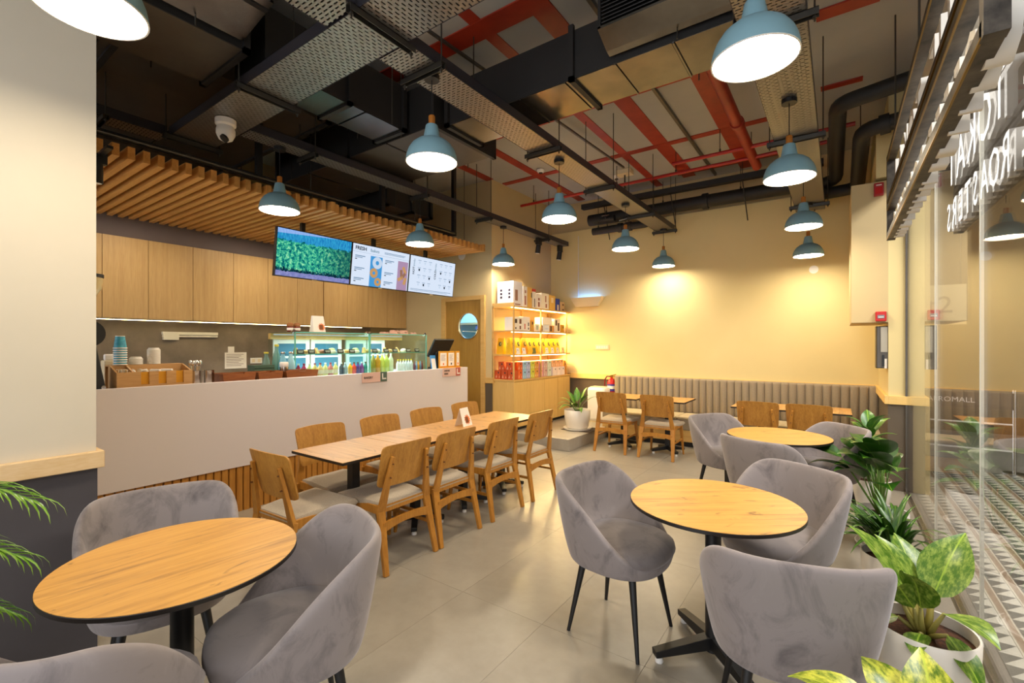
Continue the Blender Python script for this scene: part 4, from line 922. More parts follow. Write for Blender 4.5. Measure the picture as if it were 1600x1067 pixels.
sh = thing('cup_tray', 'beech tray behind the caddy under the cup stacks', 'tray', (-4.70,1.12,WT)); MB().box((-0.05,0,0),(0.05,0.5,0.012)).box((-0.05,0,0),(-0.038,0.5,0.216)).box((0.036,0,0),(0.048,0.5,0.216)).build('tray_sides', M['beech'], sh); MB().box((-0.05,0,0.205),(0.05,0.5,0.216)).build('tray_top', M['beech'], sh)
def lid(label, loc):
    t = thing('takeaway_cover', label, 'cup lid', loc, 0, 'white cup lids stacked on the caddy')
    MB().lathe([(0.045,0),(0.046,0.003),(0.046,0.010),(0.042,0.012),(0.040,0.020)],22).build('rim', M['whitep'], t, smooth=40); MB().lathe([(0.036,0.02),(0.035,0.026),(0.033,0.026)],20,cap0=False).build('dome', M['whitep'], t, smooth=40)
for i in range(4): lid('white cup lid in the short stack, %s from its bottom' % ord1[i], (-4.68,1.30,WT+0.217+0.012*i))
for i in range(10): lid('white cup lid in the tall stack, %s from its bottom' % (ord1+['ninth','tenth'])[i], (-4.68,1.42,WT+0.217+0.012*i))
for i, y in enumerate((1.695,1.80)):
    t = thing('steel_canister', 'polished steel canister %s' % ('holding spoons beside the caddy' if i == 0 else 'empty, beside the wooden crates'), 'canister', (-4.60,y,WT), 0, 'steel canisters on the counter')
    MB().lathe([(0.042,0),(0.044,0.004),(0.044,0.145),(0.046,0.15),(0.042,0.15),(0.041,0.02)],22,cap1=True).build('canister_body', M['steel'], t, smooth=40)
    MB().lathe([(0.0445,0.02),(0.0452,0.024),(0.0445,0.028)],22,cap0=False,cap1=False).build('band', M['chrome'], t)
for i in range(9):
    a = 2*PI*i/9; t = thing('spoon', 'steel spoon upright in the canister', 'spoon', (-4.60+0.022*math.cos(a),1.695+0.022*math.sin(a),WT+0.022), a, 'spoons in the canister')
    MB().tbar((0,0,0),(0.02,0,0.17),(0.006,0.002),(0.006,0.002),(1,0,0.1)).build('handle', M['chrome'], t)
    q = MB().lathe([(0.002,-0.028),(0.014,-0.015),(0.018,0.0),(0.013,0.016),(0.003,0.024)],10).build('bowl', M['chrome'], t, smooth=60); q.location = (0.022,0,0.195); q.scale = (0.4,1,1)
for i, (y0, y1) in enumerate(((1.87,2.16),(2.18,2.42),(2.45,2.80))):
    t = thing('wooden_crate', 'acacia crate with hand slot, %s along the counter' % ord1[i], 'crate', (-4.58,(y0+y1)/2,WT), 0, 'acacia crates on the counter'); w = (y1-y0)/2
    MB().prism([(-w*0.88,0),(w*0.88,0),(w,0.115),(0.045,0.125),(0.04,0.108),(-0.04,0.108),(-0.045,0.125),(-w,0.115)],0.08,0.092,'x').build('front_board', M['acacia'], t)
    MB().prism([(-w*0.88,0),(w*0.88,0),(w,0.115),(-w,0.115)],-0.14,-0.128,'x').build('back_board', M['acacia'], t)
    for s in (-1,1): MB().add([(-0.128,s*w*0.86,0),(0.08,s*w*0.86,0),(0.08,s*w*0.97,0.112),(-0.128,s*w*0.97,0.112),(-0.128,s*(w*0.86-0.012),0),(0.08,s*(w*0.86-0.012),0),(0.08,s*(w*0.97-0.012),0.112),(-0.128,s*(w*0.97-0.012),0.112)],[(0,1,2,3),(4,7,6,5),(0,4,5,1),(1,5,6,2),(2,6,7,3),(3,7,4,0)]).build('side_board', M['acacia'], t)
    MB().box((-0.13,-w*0.86,0),(0.08,w*0.86,0.01)).build('base_board', M['acacia'], t)
gb = thing('green_box', 'dark green slatted box behind the crates', 'box', (-4.80,2.36,WT)); MB().box((-0.07,-0.10,0),(0.07,0.10,0.17)).build('box_body', pm((58,82,66),0.6), gb)
for k in range(5): MB().box((0.07,-0.10,0.015+0.032*k),(0.074,0.10,0.035+0.032*k)).build('slat', pm((74,100,82),0.6), gb)
for i, (x, y) in enumerate(((-4.86,2.44),(-4.80,2.585),(-4.78,2.66),(-4.88,2.56))):
    t = thing('glass_carafe', 'glass water carafe, %s' % ['olive tinted beside the green box','clear blue between its twin and the cup tin','clear blue nearest the display case','tall and green standing behind the others'][i], 'carafe', (x,y,WT), 0, 'water carafes by the display case')
    c = [(96,122,110),(120,180,206),(150,200,216),(104,150,140)][i]; h = 0.30 if i < 3 else 0.38
    MB().lathe([(0.042,0),(0.045,0.006),(0.045,h*0.5),(0.035,h*0.68),(0.019,h*0.84),(0.019,h*0.95)],18).build('body', pm(c,0.05), t, smooth=50)
    MB().lathe([(0.022,h*0.94),(0.024,h*0.98),(0.02,h)],14).build('stopper', pm((190,180,60),0.3) if i in (0,3) else M['steel'], t, smooth=40)
ch = thing('straw_tin', 'copper striped tin holding wrapped straws before the carafes', 'tin', (-4.62,2.50,WT)); MB().lathe([(0.038,0.0),(0.040,0.004),(0.040,0.15),(0.037,0.15)],20).build('tin_body', M['steel'], ch, smooth=40)
MB().lathe([(0.030,0.14),(0.040,0.152),(0.042,0.19),(0.036,0.20)],18).build('straw_wrap', M['paper'], ch, smooth=40)
st = thing('napkin_holder', 'white napkin dispenser behind the caddy by the grinder', 'holder', (-4.86,1.19,WT)); MB().box((-0.05,-0.06,0),(0.05,0.06,0.25)).build('case', M['offwhite'], st, bevel=0.01); MB().box((-0.02,-0.05,0.25),(0.03,0.05,0.30)).build('napkin', M['paper'], st, bevel=0.01)
# signs on the counter face
def csign(label, y0, y1, z0, z1, words, col2):
    t = thing('counter_sign', label, 'sign', (-4.369,y0,z0), 0, 'pink signs on the counter face'); w, h = y1-y0, z1-z0
    MB().box((0.0,0,0),(0.012,w*0.72,h)).build('board', plain('pink_board_'+words[0],(222,184,172),0.6), t); MB().box((0.0,w*0.72,0),(0.012,w,h)).build('board_end', plain('end_'+words[0],col2,0.6), t)
    for k, s in enumerate(words): text(s, 0.034, 0.0006, M['ink'], 'lettering', t, (0.0135,0.02,h*0.5-0.012+(0.022 if len(words) > 1 else 0)-0.042*k), RX, 'LEFT', 0.0006)
    b = MB(); b.box((0.012,w*0.79,h*0.30),(0.0135,w*0.80+0.012,h*0.85)).box((0.012,w*0.79,h*0.22),(0.0135,w*0.96,h*0.36)); b.build('emblem', M['paper'], t)
csign('pink counter sign reading bakery with a green end', 3.255,3.60,1.066,1.178,['BAKERY'],(80,100,88)); csign('pink counter sign reading order here with a red end', 4.55,4.90,1.060,1.178,['ORDER','HERE'],(190,96,84))
# till, holders
ps = thing('till_monitor', 'black till monitor leaning on the counter end', 'till', (-4.78,4.86,WT))
MB().box((-0.12,-0.12,0),(0.10,0.13,0.03)).build('base', M['black'], ps, bevel=0.008); MB().obox((-0.02,0.0,0.16),(0.10,0.12,0.27),Matrix.Rotation(0.25,3,'Y')).build('stand', M['black'], ps, bevel=0.02)
MB().obox((0.05,0.03,0.33),(0.035,0.40,0.29),Matrix.Rotation(0.55,3,'Y')).build('monitor', M['black'], ps, bevel=0.01); MB().obox((0.085,0.03,0.38),(0.02,0.10,0.05),Matrix.Rotation(0.55,3,'Y')).build('hinge_cover', M['blackedge'], ps, bevel=0.006); MB().box((0.02,-0.2,0.0),(0.10,-0.12,0.06)).build('printer', M['black'], ps)
qs = thing('payment_stand', 'small blue payment stand beside the till', 'stand', (-4.55,4.56,WT)); MB().obox((0,0,0.12),(0.006,0.10,0.22),Matrix.Rotation(-0.18,3,'Y')).build('board', pm((40,130,200),0.4), qs); MB().obox((0.006,0,0.11),(0.002,0.075,0.15),Matrix.Rotation(-0.18,3,'Y')).build('card', M['paper'], qs); MB().obox((0.012,0,0.035),(0.002,0.098,0.05),Matrix.Rotation(-0.18,3,'Y')).build('footer', pm((50,40,130),0.4), qs); MB().box((-0.03,-0.045,0),(0.04,0.045,0.02)).build('foot', M['whitep'], qs)
hb = thing('leaflet_holder', 'ochre triple leaflet holder on the counter end', 'holder', (-4.50,4.84,WT))
for k, (y, w) in enumerate(((-0.13,0.15),(0.03,0.14),(0.17,0.075))):
    o = MB().box((-0.02,y-w/2-0.006,0),(-0.008,y+w/2+0.006,0.285)).build('panel', M['ochre'], hb); MB().box((-0.007,y-w/2+0.012,0.075),(-0.003,y+w/2-0.012,0.26)).build('leaflet', M['paper'], hb)
    b = MB()
    for j in range(5): b.box((-0.003,y-w/2+0.03,0.225-0.018*j),(-0.0025,y+w/2-0.035-0.008*(j % 3),0.231-0.018*j))
    b.build('print_line', bpy.data.materials['print_grey0'], hb); MB().box((-0.003,y-0.012,0.09),(-0.0025,y+0.012,0.118)).build('print_mark', OR if k != 1 else M['ink'], hb)
MB().box((-0.02,-0.22,0),(0.045,0.22,0.055)).build('trough', M['ochre'], hb, bevel=0.004)
# ================================================================== SEATING
def make_velvet():
    t = thing('velvet_tub_chair', 'x', 'armchair', (0,0,0), 0, 'grey velvet tub chairs')
    N = 44; ZB = 0.375; rows = []
    def hgt(phi):                                   # phi = angle from the middle of the back
        a = abs(phi); k0, k1 = math.radians(46), math.radians(140)
        if a <= k0: return 0.80
        u = min(1, (a-k0)/(k1-k0)); u = u*u*(3-2*u)*0.55+u*0.45
        return 0.80-u*(0.80-0.428)
    def se(phi, a, b, p):                           # superellipse radius point; back lies at -x
        c, s = math.cos(phi), math.sin(phi); r = (abs(c/a)**p+abs(s/b)**p)**(-1.0/p); return (-r*c, r*s)
    prof = []
    for j in range(N):
        phi = -PI+2*PI*j/N; h = hgt(phi); hb = abs(phi)
        f = max(0.0, min(1.0, (h-0.428)/(0.80-0.428)))
        def out(z, off=0.0):
            v = max(0.0, min(1.0, (z-ZB)/(0.80-ZB))); base = se(phi, 0.240-off, 0.240-off, 2.5); top = se(phi, 0.315-off, 0.318-off, 2.9)
            w = v**0.70; front = 0.03*(1-f)*math.cos(phi) if abs(phi) > PI/2 else 0
            return (base[0]*(1-w)+top[0]*w - front*0.0, base[1]*(1-w)+top[1]*w, z)
        zs = [ZB+(h-ZB)*q for q in (0.0,0.05,0.2,0.4,0.6,0.8,0.95)]
        col = [(lambda p: (p[0]*0.35,p[1]*0.35,ZB-0.006))(se(phi,0.240,0.240,2.5)), (lambda p: (p[0]*0.9,p[1]*0.9,ZB-0.004))(out(ZB))]
        col += [out(z) for z in zs]
        th = 0.040
        o1 = out(h, 0.008); col.append((o1[0],o1[1],h+0.004)); o2 = out(h, th*0.5); col.append((o2[0],o2[1],h+0.010)); o3 = out(h, th-0.008); col.append((o3[0],o3[1],h+0.004))
        for q in (0.92,0.7,0.45,0.2): z = 0.42+(max(h-0.01,0.421)-0.42)*q; i_ = out(z, th); col.append(i_)
        i_ = out(0.415, th); col.append((i_[0]*0.6,i_[1]*0.6,0.412))
        prof.append(col)
    vs = [p for c in prof for p in c]; n = len(prof[0]); fs = []
    for j in range(N):
        for i in range(n-1): fs.append((j*n+i, ((j+1) % N)*n+i, ((j+1) % N)*n+i+1, j*n+i+1))
    fs.append(tuple(j*n for j in range(N))); fs.append(tuple(j*n+n-1 for j in range(N-1,-1,-1)))
    MB().add(vs, fs).build('tub_shell', M['velvet'], t, smooth=True, sub=1)
    q = MB(); pr = [(0.12,0.405),(0.205,0.408),(0.236,0.424),(0.248,0.450),(0.242,0.480),(0.212,0.503),(0.12,0.514),(0.0008,0.517)]
    rows = []
    for r, z in pr: rows.append([(lambda p: (p[0]*r/0.235+0.020,p[1]*r/0.235,z))(se(2*PI*i/36,0.235,0.235,2.5)) for i in range(36)])
    q.grid(rows, closed=True).add([rows[0][i] for i in range(36)], [tuple(range(35,-1,-1))])
    q.build('seat_cushion', M['velvetc'], t, smooth=True)
    pts = []
    b = MB()                                         # stitched piping line round the rim outside
    pp = [(lambda c: tuple(c))(prof[j][8]) for j in range(N)]
    for sx in (-1, 1):
        for sy in (-1, 1):
            MB().cyl((sx*0.135,sy*0.135,ZB+0.006),(sx*0.195,sy*0.195,0.0),0.019,0.009,14).build('leg', M['black'], t, smooth=40)
    return t
vc0 = make_velvet()
VELVET = [(-0.94,2.32,-6,'grey velvet tub chair seen side on, open to the middle round table beside the aisle'),
 (-0.165,2.00,106,'grey velvet tub chair showing its back, before the big variegated pot plant'),
 (-0.275,2.88,-122,'grey velvet tub chair turned open to the middle round table, beside the strap leaved plant'),
 (-0.85,4.72,-32,'grey velvet tub chair on the aisle side of the rear round table'),
 (-0.43,4.02,66,'grey velvet tub chair at the rear round table with its back to the middle table'),
 (-0.12,4.70,-140,'grey velvet tub chair open to the rear round table, beside the far potted plants'),
 (-2.42,0.77,-15,'grey velvet tub chair between the slatted counter foot and the corner round table'),
 (-1.645,0.91,-112,'grey velvet tub chair beside the lone end chair of the long table'),
 (-1.72,0.36,125,'grey velvet tub chair cut off by the frame, at the corner round table')]
for i, (x, y, a, lab) in enumerate(VELVET):
    if i == 0: vc0.location = (x,y,0); vc0.rotation_euler = (0,0,math.radians(a)); vc0['label'] = lab
    else: tree_copy(vc0, (x,y,0), math.radians(a), lab)

def pedestal(t, h, round_=True, arm=0.30, rot=0.0, square=0.0):
    if square: MB().box((-square/2,-square/2,0.06),(square/2,square/2,h)).build('column', M['black'], t)
    else: MB().cyl((0,0,0.03),(0,0,h),0.036,n=20).build('column', M['black'], t, smooth=40)
    for k in range(4):
        a = rot+PI/2*k; c, s = math.cos(a), math.sin(a)
        f = MB().tbar((0.02*c,0.02*s,0.075),(arm*c,arm*s,0.045),(0.052,0.06),(0.046,0.030)).build('foot_arm', M['black'], t, bevel=0.003)
        MB().lathe([(0.018,0.0),(0.020,0.006),(0.016,0.024)],12,((arm-0.025)*c,(arm-0.025)*s,0)).build('glide', M['whitep'], f, smooth=40)
    MB().cyl((0,0,h-0.012),(0,0,h),0.12,n=20).build('mount_plate', M['black'], t)
def round_table(x, y, rz, lab, ex=0.385):
    t = thing('round_table', lab, 'table', (x,y,0), rz, 'round wood tables on black pedestals')
    MB().lathe([(ex-0.006,0.722),(ex,0.726),(ex,0.7385),(ex-0.001,0.74)],72).build('tabletop_edge', M['blackedge'], t, smooth=30)
    MB().lathe([(ex-0.0015,0.7395),(ex-0.0015,0.7415)],72,cap0=False).build('tabletop', M['top'], t)
    pedestal(t, 0.722, rot=math.radians(8))
round_table(-0.49,2.37,0.62,'round wood table beside the potted plants in the middle')
round_table(-0.41,4.43,0.62,'round wood table farther back by the glass, before the banquette')
round_table(-1.915,0.665,1.5,'round wood table by the column and palm, its top filling the corner', 0.372)

# ---- dining chairs
def make_dining():
    t = thing('dining_chair', 'x', 'chair', (0,0,0), 0, 'oak dining chairs with linen seats')
    W = 0.215
    # seat: upholstered slab, slightly dished
    rows = []
    for i in range(9):
        u = -1+2*i/8; row = []
        for j in range(9):
            v = -1+2*j/8; x = 0.015+0.215*u; w = 0.205+0.022*u; y = w*v
            z = 0.468-0.012*(1-v*v)*(1-u*u)-0.02*max(0,-u-0.2)**2
            e = max(abs(u),abs(v)); z -= 0.018*max(0,(e-0.72)/0.28)**2; row.append((x,y,z))
        rows.append(row)
    s = MB(); s.grid(rows)
    def at(k): return rows[k[0]][k[1]]
    edge = [(0,j) for j in range(9)]+[(i,8) for i in range(1,9)]+[(8,j) for j in range(7,-1,-1)]+[(i,0) for i in range(7,0,-1)]
    top = [at(k) for k in edge]; mid = [(p[0]+0.012*(1 if k[0]==8 else -1 if k[0]==0 else 0),p[1]+0.012*(1 if k[1]==8 else -1 if k[1]==0 else 0),p[2]-0.022) for p,k in zip(top,edge)]; bot = [(p[0],p[1],p[2]-0.045) for p in top]
    s.grid([top,mid,bot], closed=True).add(bot,[tuple(range(len(bot)))])
    s.build('seat', M['linen'], t, smooth=60)
    # curved ply back
    rows = []; TH = 0.011
    def bp(u, v, off):                              # u across -1..1, v up 0..1
        z = 0.545+0.285*v; x = -0.185-0.075*v-0.035*(1-u*u)*1.0+0.02; hw = 0.222-0.012*(1-v)
        return (x-off, hw*u, z+0.010*(1-u*u)*(v > 0.5))
    def outline(u, v):
        r = 0.16; au = abs(u)
        return u, v
    VV = [0,0.015,0.05,0.11,0.22,0.4,0.6,0.78,0.89,0.95,0.985,1]; nu, nv = 13, len(VV); fr = []; bk = []
    for j in range(nv):
        v = VV[j]; q_ = max(0, abs(2*v-1)-0.78)/0.22; sh = 1.0-0.13*(1-math.sqrt(max(0,1-q_*q_)))
        fr.append([bp(sh*(-1+2*i/(nu-1)), v, 0) for i in range(nu)]); bk.append([bp(sh*(-1+2*i/(nu-1)), v, TH) for i in range(nu)])
    b = MB(); b.grid(fr).grid([r[::-1] for r in bk])
    ring_ = lambda g: [g[0][i] for i in range(nu)]+[g[j][nu-1] for j in range(1,nv)]+[g[nv-1][i] for i in range(nu-2,-1,-1)]+[g[j][0] for j in range(nv-2,0,-1)]
    b.grid([ring_(fr),ring_(bk)], closed=True)
    b.build('backrest', M['chairb'], t, smooth=40)
    for s_ in (-1, 1):
        q = MB(); y0, y1 = s_*0.213, s_*0.150       # rear leg rises from the foot, kinks at the seat, carries the back
        q.tbar((-0.285,y0+s_*0.012,0.0),(-0.200,y0-s_*0.012,0.42),(0.028,0.034),(0.026,0.062),(0,1,0)).tbar((-0.206,y0-s_*0.012,0.40),(-0.264,y1,0.758),(0.026,0.060),(0.024,0.022),(0,1,0))
        lg = q.build('rear_leg', M['chair'], t, bevel=0.004)
        for z, xp in ((0.62,-0.262),(0.71,-0.272)): MB().cyl((xp-0.004,y1+s_*0.012*(0.758-z)/0.1,z),(xp+0.012,y1+s_*0.012*(0.758-z)/0.1,z),0.005,n=8).build('peg', M['lampdark'], lg)
        MB().tbar((0.225,s_*0.222,0.0),(0.185,s_*0.195,0.43),(0.022,0.022),(0.028,0.046),(0,1,0)).build('front_leg', M['chair'], t, bevel=0.004)
        MB().tbar((-0.20,s_*0.197,0.40),(0.19,s_*0.197,0.405),(0.024,0.060),(0.024,0.045)).build('side_rail', M['chair'], t, bevel=0.003)
        MB().bar((-0.235,s_*0.212,0.215),(0.205,s_*0.210,0.215),0.016,0.022).build('side_stretcher', M['chair'], t)
    MB().box((0.17,-0.195,0.385),(0.194,0.195,0.43)).build('front_rail', M['chair'], t, bevel=0.003)
    n = 12; lo = [(-0.205+0.41*i/n, 0.262+0.030*(1-(2*i/n-1)**2)) for i in range(n+1)]; hi = [(y, 0.325+0.012*(1-(2*i/n-1)**2)) for i, (y, z) in enumerate(lo)]
    MB().prism(lo+hi[::-1], -0.238, -0.218, 'x').build('arched_stretcher', M['chair'], t)
    MB().box((-0.21,-0.195,0.385),(-0.19,0.195,0.43)).build('rear_rail', M['chair'], t)
    return t
dch0 = make_dining()
DINING = [(-2.665,2.185,180,'oak dining chair at the aisle side of the long table, first from the near end'),(-2.665,2.69,180,'oak dining chair at the aisle side of the long table, second from the near end'),
 (-2.660,3.305,180,'oak dining chair at the aisle side of the long table, third from the near end'),(-2.655,3.925,180,'oak dining chair at the aisle side of the long table, at the far end'),
 (-3.235,2.19,0,'oak dining chair at the counter side of the long table, first behind the end chair'),(-3.235,2.79,0,'oak dining chair at the counter side of the long table, second from the near end'),
 (-3.235,3.38,0,'oak dining chair at the counter side of the long table, third, behind the tent card'),(-3.235,3.98,0,'oak dining chair at the counter side of the long table, farthest by the door'),
 (-2.90,1.71,92,'oak dining chair standing alone at the near head of the long table'),
 (-2.575,6.255,90,'oak dining chair at the banquette tables, first beside the cement platform'),(-1.94,6.255,90,'oak dining chair at the banquette tables, second from the platform'),
 (-0.765,6.26,90,'oak dining chair behind the rear round table, on the aisle side of its pair'),(-0.255,6.28,88,'oak dining chair behind the rear round table, nearer the return wall')]
for i, (x, y, a, lab) in enumerate(DINING):
    if i == 0: dch0.location = (x,y,0); dch0.rotation_euler = (0,0,PI); dch0['label'] = lab
    else: tree_copy(dch0, (x,y,0), math.radians(a), lab)
# ---- square two-seat tables joined in rows
def make_square():
    t = thing('cafe_table', 'x', 'table', (0,0,0), 0, 'square oak topped tables')
    MB().box((-0.302,-0.2985,0.722),(0.302,0.2985,0.7395)).build('tabletop_edge', M['blackedge'], t)
    MB().box((-0.301,-0.2975,0.7395),(0.301,0.2975,0.7412)).build('tabletop', M['topl'], t)
    pedestal(t, 0.722, arm=0.24, rot=PI/4, square=0.062); return t
sq0 = make_square()
TABLES = [(-2.882,2.076,0,'oak topped table forming the near end of the long dining row'),(-2.882,2.676,0,'oak topped table second in the long dining row'),(-2.882,3.276,0,'oak topped table third in the long dining row, under the tent card'),(-2.882,3.876,0,'oak topped table closing the far end of the long dining row'),
 (-2.575,6.49,PI/2,'oak topped banquette table nearest the cement platform'),(-1.925,6.47,PI/2,'oak topped banquette table second from the platform'),(-0.775,6.46,PI/2,'oak topped banquette table third along, behind the rear round table'),(-0.17,6.46,PI/2,'oak topped banquette table closest to the return wall')]
for i, (x, y, a, lab) in enumerate(TABLES):
    if i == 0: sq0.location = (x,y,0); sq0['label'] = lab
    else: tree_copy(sq0, (x,y,0), a, lab)
tc = thing('tent_card', 'white tent card with orange sun print on the long table', 'card', (-2.86,3.26,0.7415), 0.12)
MB().add([(-0.05,-0.075,0),(-0.05,0.075,0),(0,-0.065,0.165),(0,0.065,0.165),(0.05,-0.075,0),(0.05,0.075,0)],[(0,2,3,1),(2,4,5,3)]).build('folded_card', M['paper'], tc)
b = sunp.copy(); COL.objects.link(b); par(b, tc); b.location = (0.0512,-0.018,0.0); b.rotation_euler = (0,-0.29,0)
b = cp.copy(); COL.objects.link(b); par(b, tc); b.location = (0.0520,-0.02,0.0); b.rotation_euler = (0,-0.29,0)

# ---- banquette along the back wall
bq = thing('banquette', 'long taupe channel backed banquette along the back wall', 'bench', (-1.345,7.3,0))
X0, X1 = -1.775, 1.770
MB().box((X0+0.02,-0.30,0),(X1,0.25,0.075)).build('plinth', M['black'], bq)
MB().box((X0,-0.345,0.075),(X1,0.25,0.245)).build('base_board', M['oakx'], bq, bevel=0.003)
for k in range(3):
    a, b_ = X0+(X1-X0)*k/3+0.002, X0+(X1-X0)*(k+1)/3-0.002
    MB().box((a,-0.355,0.246),(b_,0.20,0.40)).build('seat_body', M['bench'], bq, bevel=0.012)
    MB().box((a,-0.36,0.395),(b_,0.12,0.438)).build('seat_cushion', M['benchseat'], bq, bevel=0.016)
NC = 36; w = (X1-X0)/NC
prof = [(-w/2+0.001,0.0),(-w/2+0.006,-0.018),(-w*0.25,-0.030),(0,-0.033),(w*0.25,-0.030),(w/2-0.006,-0.018),(w/2-0.001,0.0)]
rows = [[(x,y*0.2,0.425) for x,y in prof],[(x,y,0.445) for x,y in prof],[(x,y,0.93) for x,y in prof],[(x,y*0.8+0.004,0.952) for x,y in prof],[(x,y*0.2+0.03,0.964) for x,y in prof],[(x,0.10,0.964) for x,y in prof]]
chm = MB().grid(rows).mesh('back_channel', M['bench'], 50)
for k in range(NC): share(chm, 'back_channel', bq, (X0+w*(k+0.5),0.165,0))
MB().box((X0,0.165,0.25),(X1,0.26,0.955)).build('back_frame', M['bench'], bq)

# ---- items by the platform
pf = thing('air_purifier', 'white rounded air purifier on the cement platform', 'purifier', (-3.36,7.34,0.17))
MB().box((-0.17,-0.13,0.02),(0.17,0.13,0.60)).build('body', M['whitep'], pf, bevel=0.05); MB().box((-0.15,-0.11,0),(0.15,0.11,0.03)).build('foot', M['offwhite'], pf); MB().box((-0.12,-0.09,0.597),(0.12,0.09,0.606)).build('top_vent', M['offwhite'], pf)
fe = thing('fire_extinguisher', 'red fire extinguisher hung beside the banquette end', 'extinguisher', (-3.20,7.51,0.585))
MB().lathe([(0.066,0.0),(0.072,0.015),(0.072,0.26),(0.05,0.305),(0.022,0.325),(0.022,0.345)],22).build('cylinder_body', M['redplastic'], fe, smooth=50); MB().lathe([(0.073,0.11),(0.073,0.23)],22,cap0=False,cap1=False).build('label', pm((70,60,150),0.4), fe, smooth=50); MB().lathe([(0.0735,0.15),(0.0735,0.20)],22,cap0=False,cap1=False).build('label_print', M['paper'], fe, smooth=50)
MB().box((-0.02,-0.015,0.34),(0.02,0.015,0.375)).obox((0.03,0,0.385),(0.11,0.02,0.012),Matrix.Rotation(-0.25,3,'Y')).obox((0.035,0,0.365),(0.10,0.018,0.01)).build('valve', M['brass'], fe)
MB().tube([(-0.02,0,0.36),(-0.08,-0.01,0.36),(-0.115,-0.02,0.30),(-0.12,-0.02,0.18),(-0.10,-0.02,0.06)],0.011,8).build('hose', pm((120,20,16),0.4), fe, smooth=50)
MB().box((-0.02,0.06,0.2),(0.02,0.085,0.34)).build('bracket', M['strut'], fe)
wp = thing('switch_plate', 'cream wall switch plate between shelves and banquette', 'switch', (-3.40,7.573,1.45)); MB().box((-0.13,-0.012,-0.045),(0.13,0,0.045)).build('plate', M['offwhite'], wp, bevel=0.003)
for k in range(5): MB().box((-0.105+0.045*k,-0.016,-0.022),(-0.072+0.045*k,-0.012,0.022)).build('rocker', M['whitep'], wp)
ul = thing('insect_lamp', 'bone coloured wall uplighter glowing blue at its top', 'wall lamp', (-3.66,7.573,2.175))
MB().add([(-0.215,-0.10,0),(0.215,-0.10,0),(0.31,-0.13,0.165),(-0.31,-0.13,0.165),(-0.20,0,0),(0.20,0,0),(0.31,0,0.165),(-0.31,0,0.165)],[(0,1,2,3),(0,3,7,4),(1,5,6,2),(0,4,5,1),(4,7,6,5)]).build('shade', M['offwhite'], ul)
MB().cyl((-0.22,-0.06,0.13),(0.22,-0.06,0.13),0.013,n=10).build('tube', emit('blue_tube_glow',(0.10,0.28,1.0),26.0), ul); MB().cyl((-0.205,-0.012,0.16),(-0.205,-0.012,1.3),0.006,n=6).build('power_cord', M['whitep'], ul)
# alarms and panel on the boxing
cb = thing('call_point', 'red fire call point with small display on the boxed bulkhead', 'call point', (0.365,6.138,1.79)); MB().box((-0.045,-0.045,-0.05),(0.045,0,0.05)).build('housing', M['redplastic'], cb, bevel=0.006); MB().box((-0.028,-0.048,-0.02),(0.028,-0.045,0.014)).build('display', pm((120,124,130),0.3), cb); MB().box((-0.022,-0.0485,-0.012),(0.022,-0.048,-0.004)).build('legend', M['paper'], cb)
al = thing('fire_sounder', 'dark red fire sounder box high on the boxed bulkhead', 'sounder', (0.348,6.138,3.11)); MB().box((-0.04,-0.05,-0.065),(0.04,0,0.065)).build('housing', pm((160,16,18),0.35), al, bevel=0.005); MB().box((-0.022,-0.052,0.035),(0.022,-0.05,0.045)).build('legend', M['paper'], al); MB().box((-0.03,-0.053,-0.05),(0.03,-0.05,0.02)).build('lens', pm((190,20,22),0.2), al)
ep = thing('meter_cabinet', 'open grey meter cabinet below the call point', 'cabinet', (0.427,6.27,1.25)); MB().box((-0.095,-0.10,0),(-0.09,0.13,0.44)).box((-0.095,-0.10,0),(0,-0.095,0.44)).box((-0.095,0.125,0),(0,0.13,0.44)).box((-0.095,-0.1,0),(0,0.13,0.006)).box((-0.095,-0.1,0.434),(0,0.13,0.44)).build('case', M['galvdark'], ep)
MB().box((-0.06,-0.118,0.17),(-0.005,-0.098,0.43)).build('cover', pm((170,164,150),0.4), ep); MB().box((-0.05,-0.115,0.02),(-0.03,-0.1,0.14)).build('cable_gland', M['black'], ep); MB().cyl((-0.02,-0.11,0.0),(-0.02,-0.11,0.10),0.012,n=8).build('tap', M['whitep'], ep)
# ================================================================== PRODUCT SHELVES
ps_ = thing('product_shelf', 'lit oak shelf unit with cupboards beside the back wall', 'shelf unit', (-4.03,6.65,0.17))
ya, yb = -0.90, 0.90; D = -0.405
MB().box((D,ya,0.05),(-0.02,yb,0.755)).build('cupboard_carcass', M['oaky'], ps_)
MB().box((D+0.03,ya+0.02,0),(-0.04,yb,0.05)).build('plinth', M['blackedge'], ps_)
for k in range(4): MB().box((-0.02,ya+0.003+0.45*k,0.052),(0,ya+0.447+0.45*k,0.75)).build('cupboard_door', M['oaky'], ps_)
MB().box((D,ya-0.01,0.755),(0.012,yb+0.02,0.785)).build('cupboard_top', M['oakx'], ps_, bevel=0.002)
SHZ = (1.155,1.525,1.905)
for z in SHZ:
    MB().box((D,ya-0.002,z),(0.002,yb,z+0.02)).build('shelf_board', M['oakx'], ps_)
    MB().box((-0.075,ya+0.03,z-0.008),(-0.060,yb-0.03,z)).build('led_strip', M['ledw'], ps_)
for y in (ya, -0.11, 0.775): MB().box((-0.022,y,0.785),(0,y+0.02,1.905)).build('front_post', M['oakx'], ps_); MB().box((D,y,0.785),(D+0.02,y+0.02,1.905)).build('rear_post', M['oakx'], ps_)
MB().box((D,ya-0.002,1.905),(D+0.012,yb,1.975)).build('back_upstand', M['oakx'], ps_)
MB().box((D,ya,1.925),(0,ya+0.012,1.97)).build('end_upstand', M['oakx'], ps_)
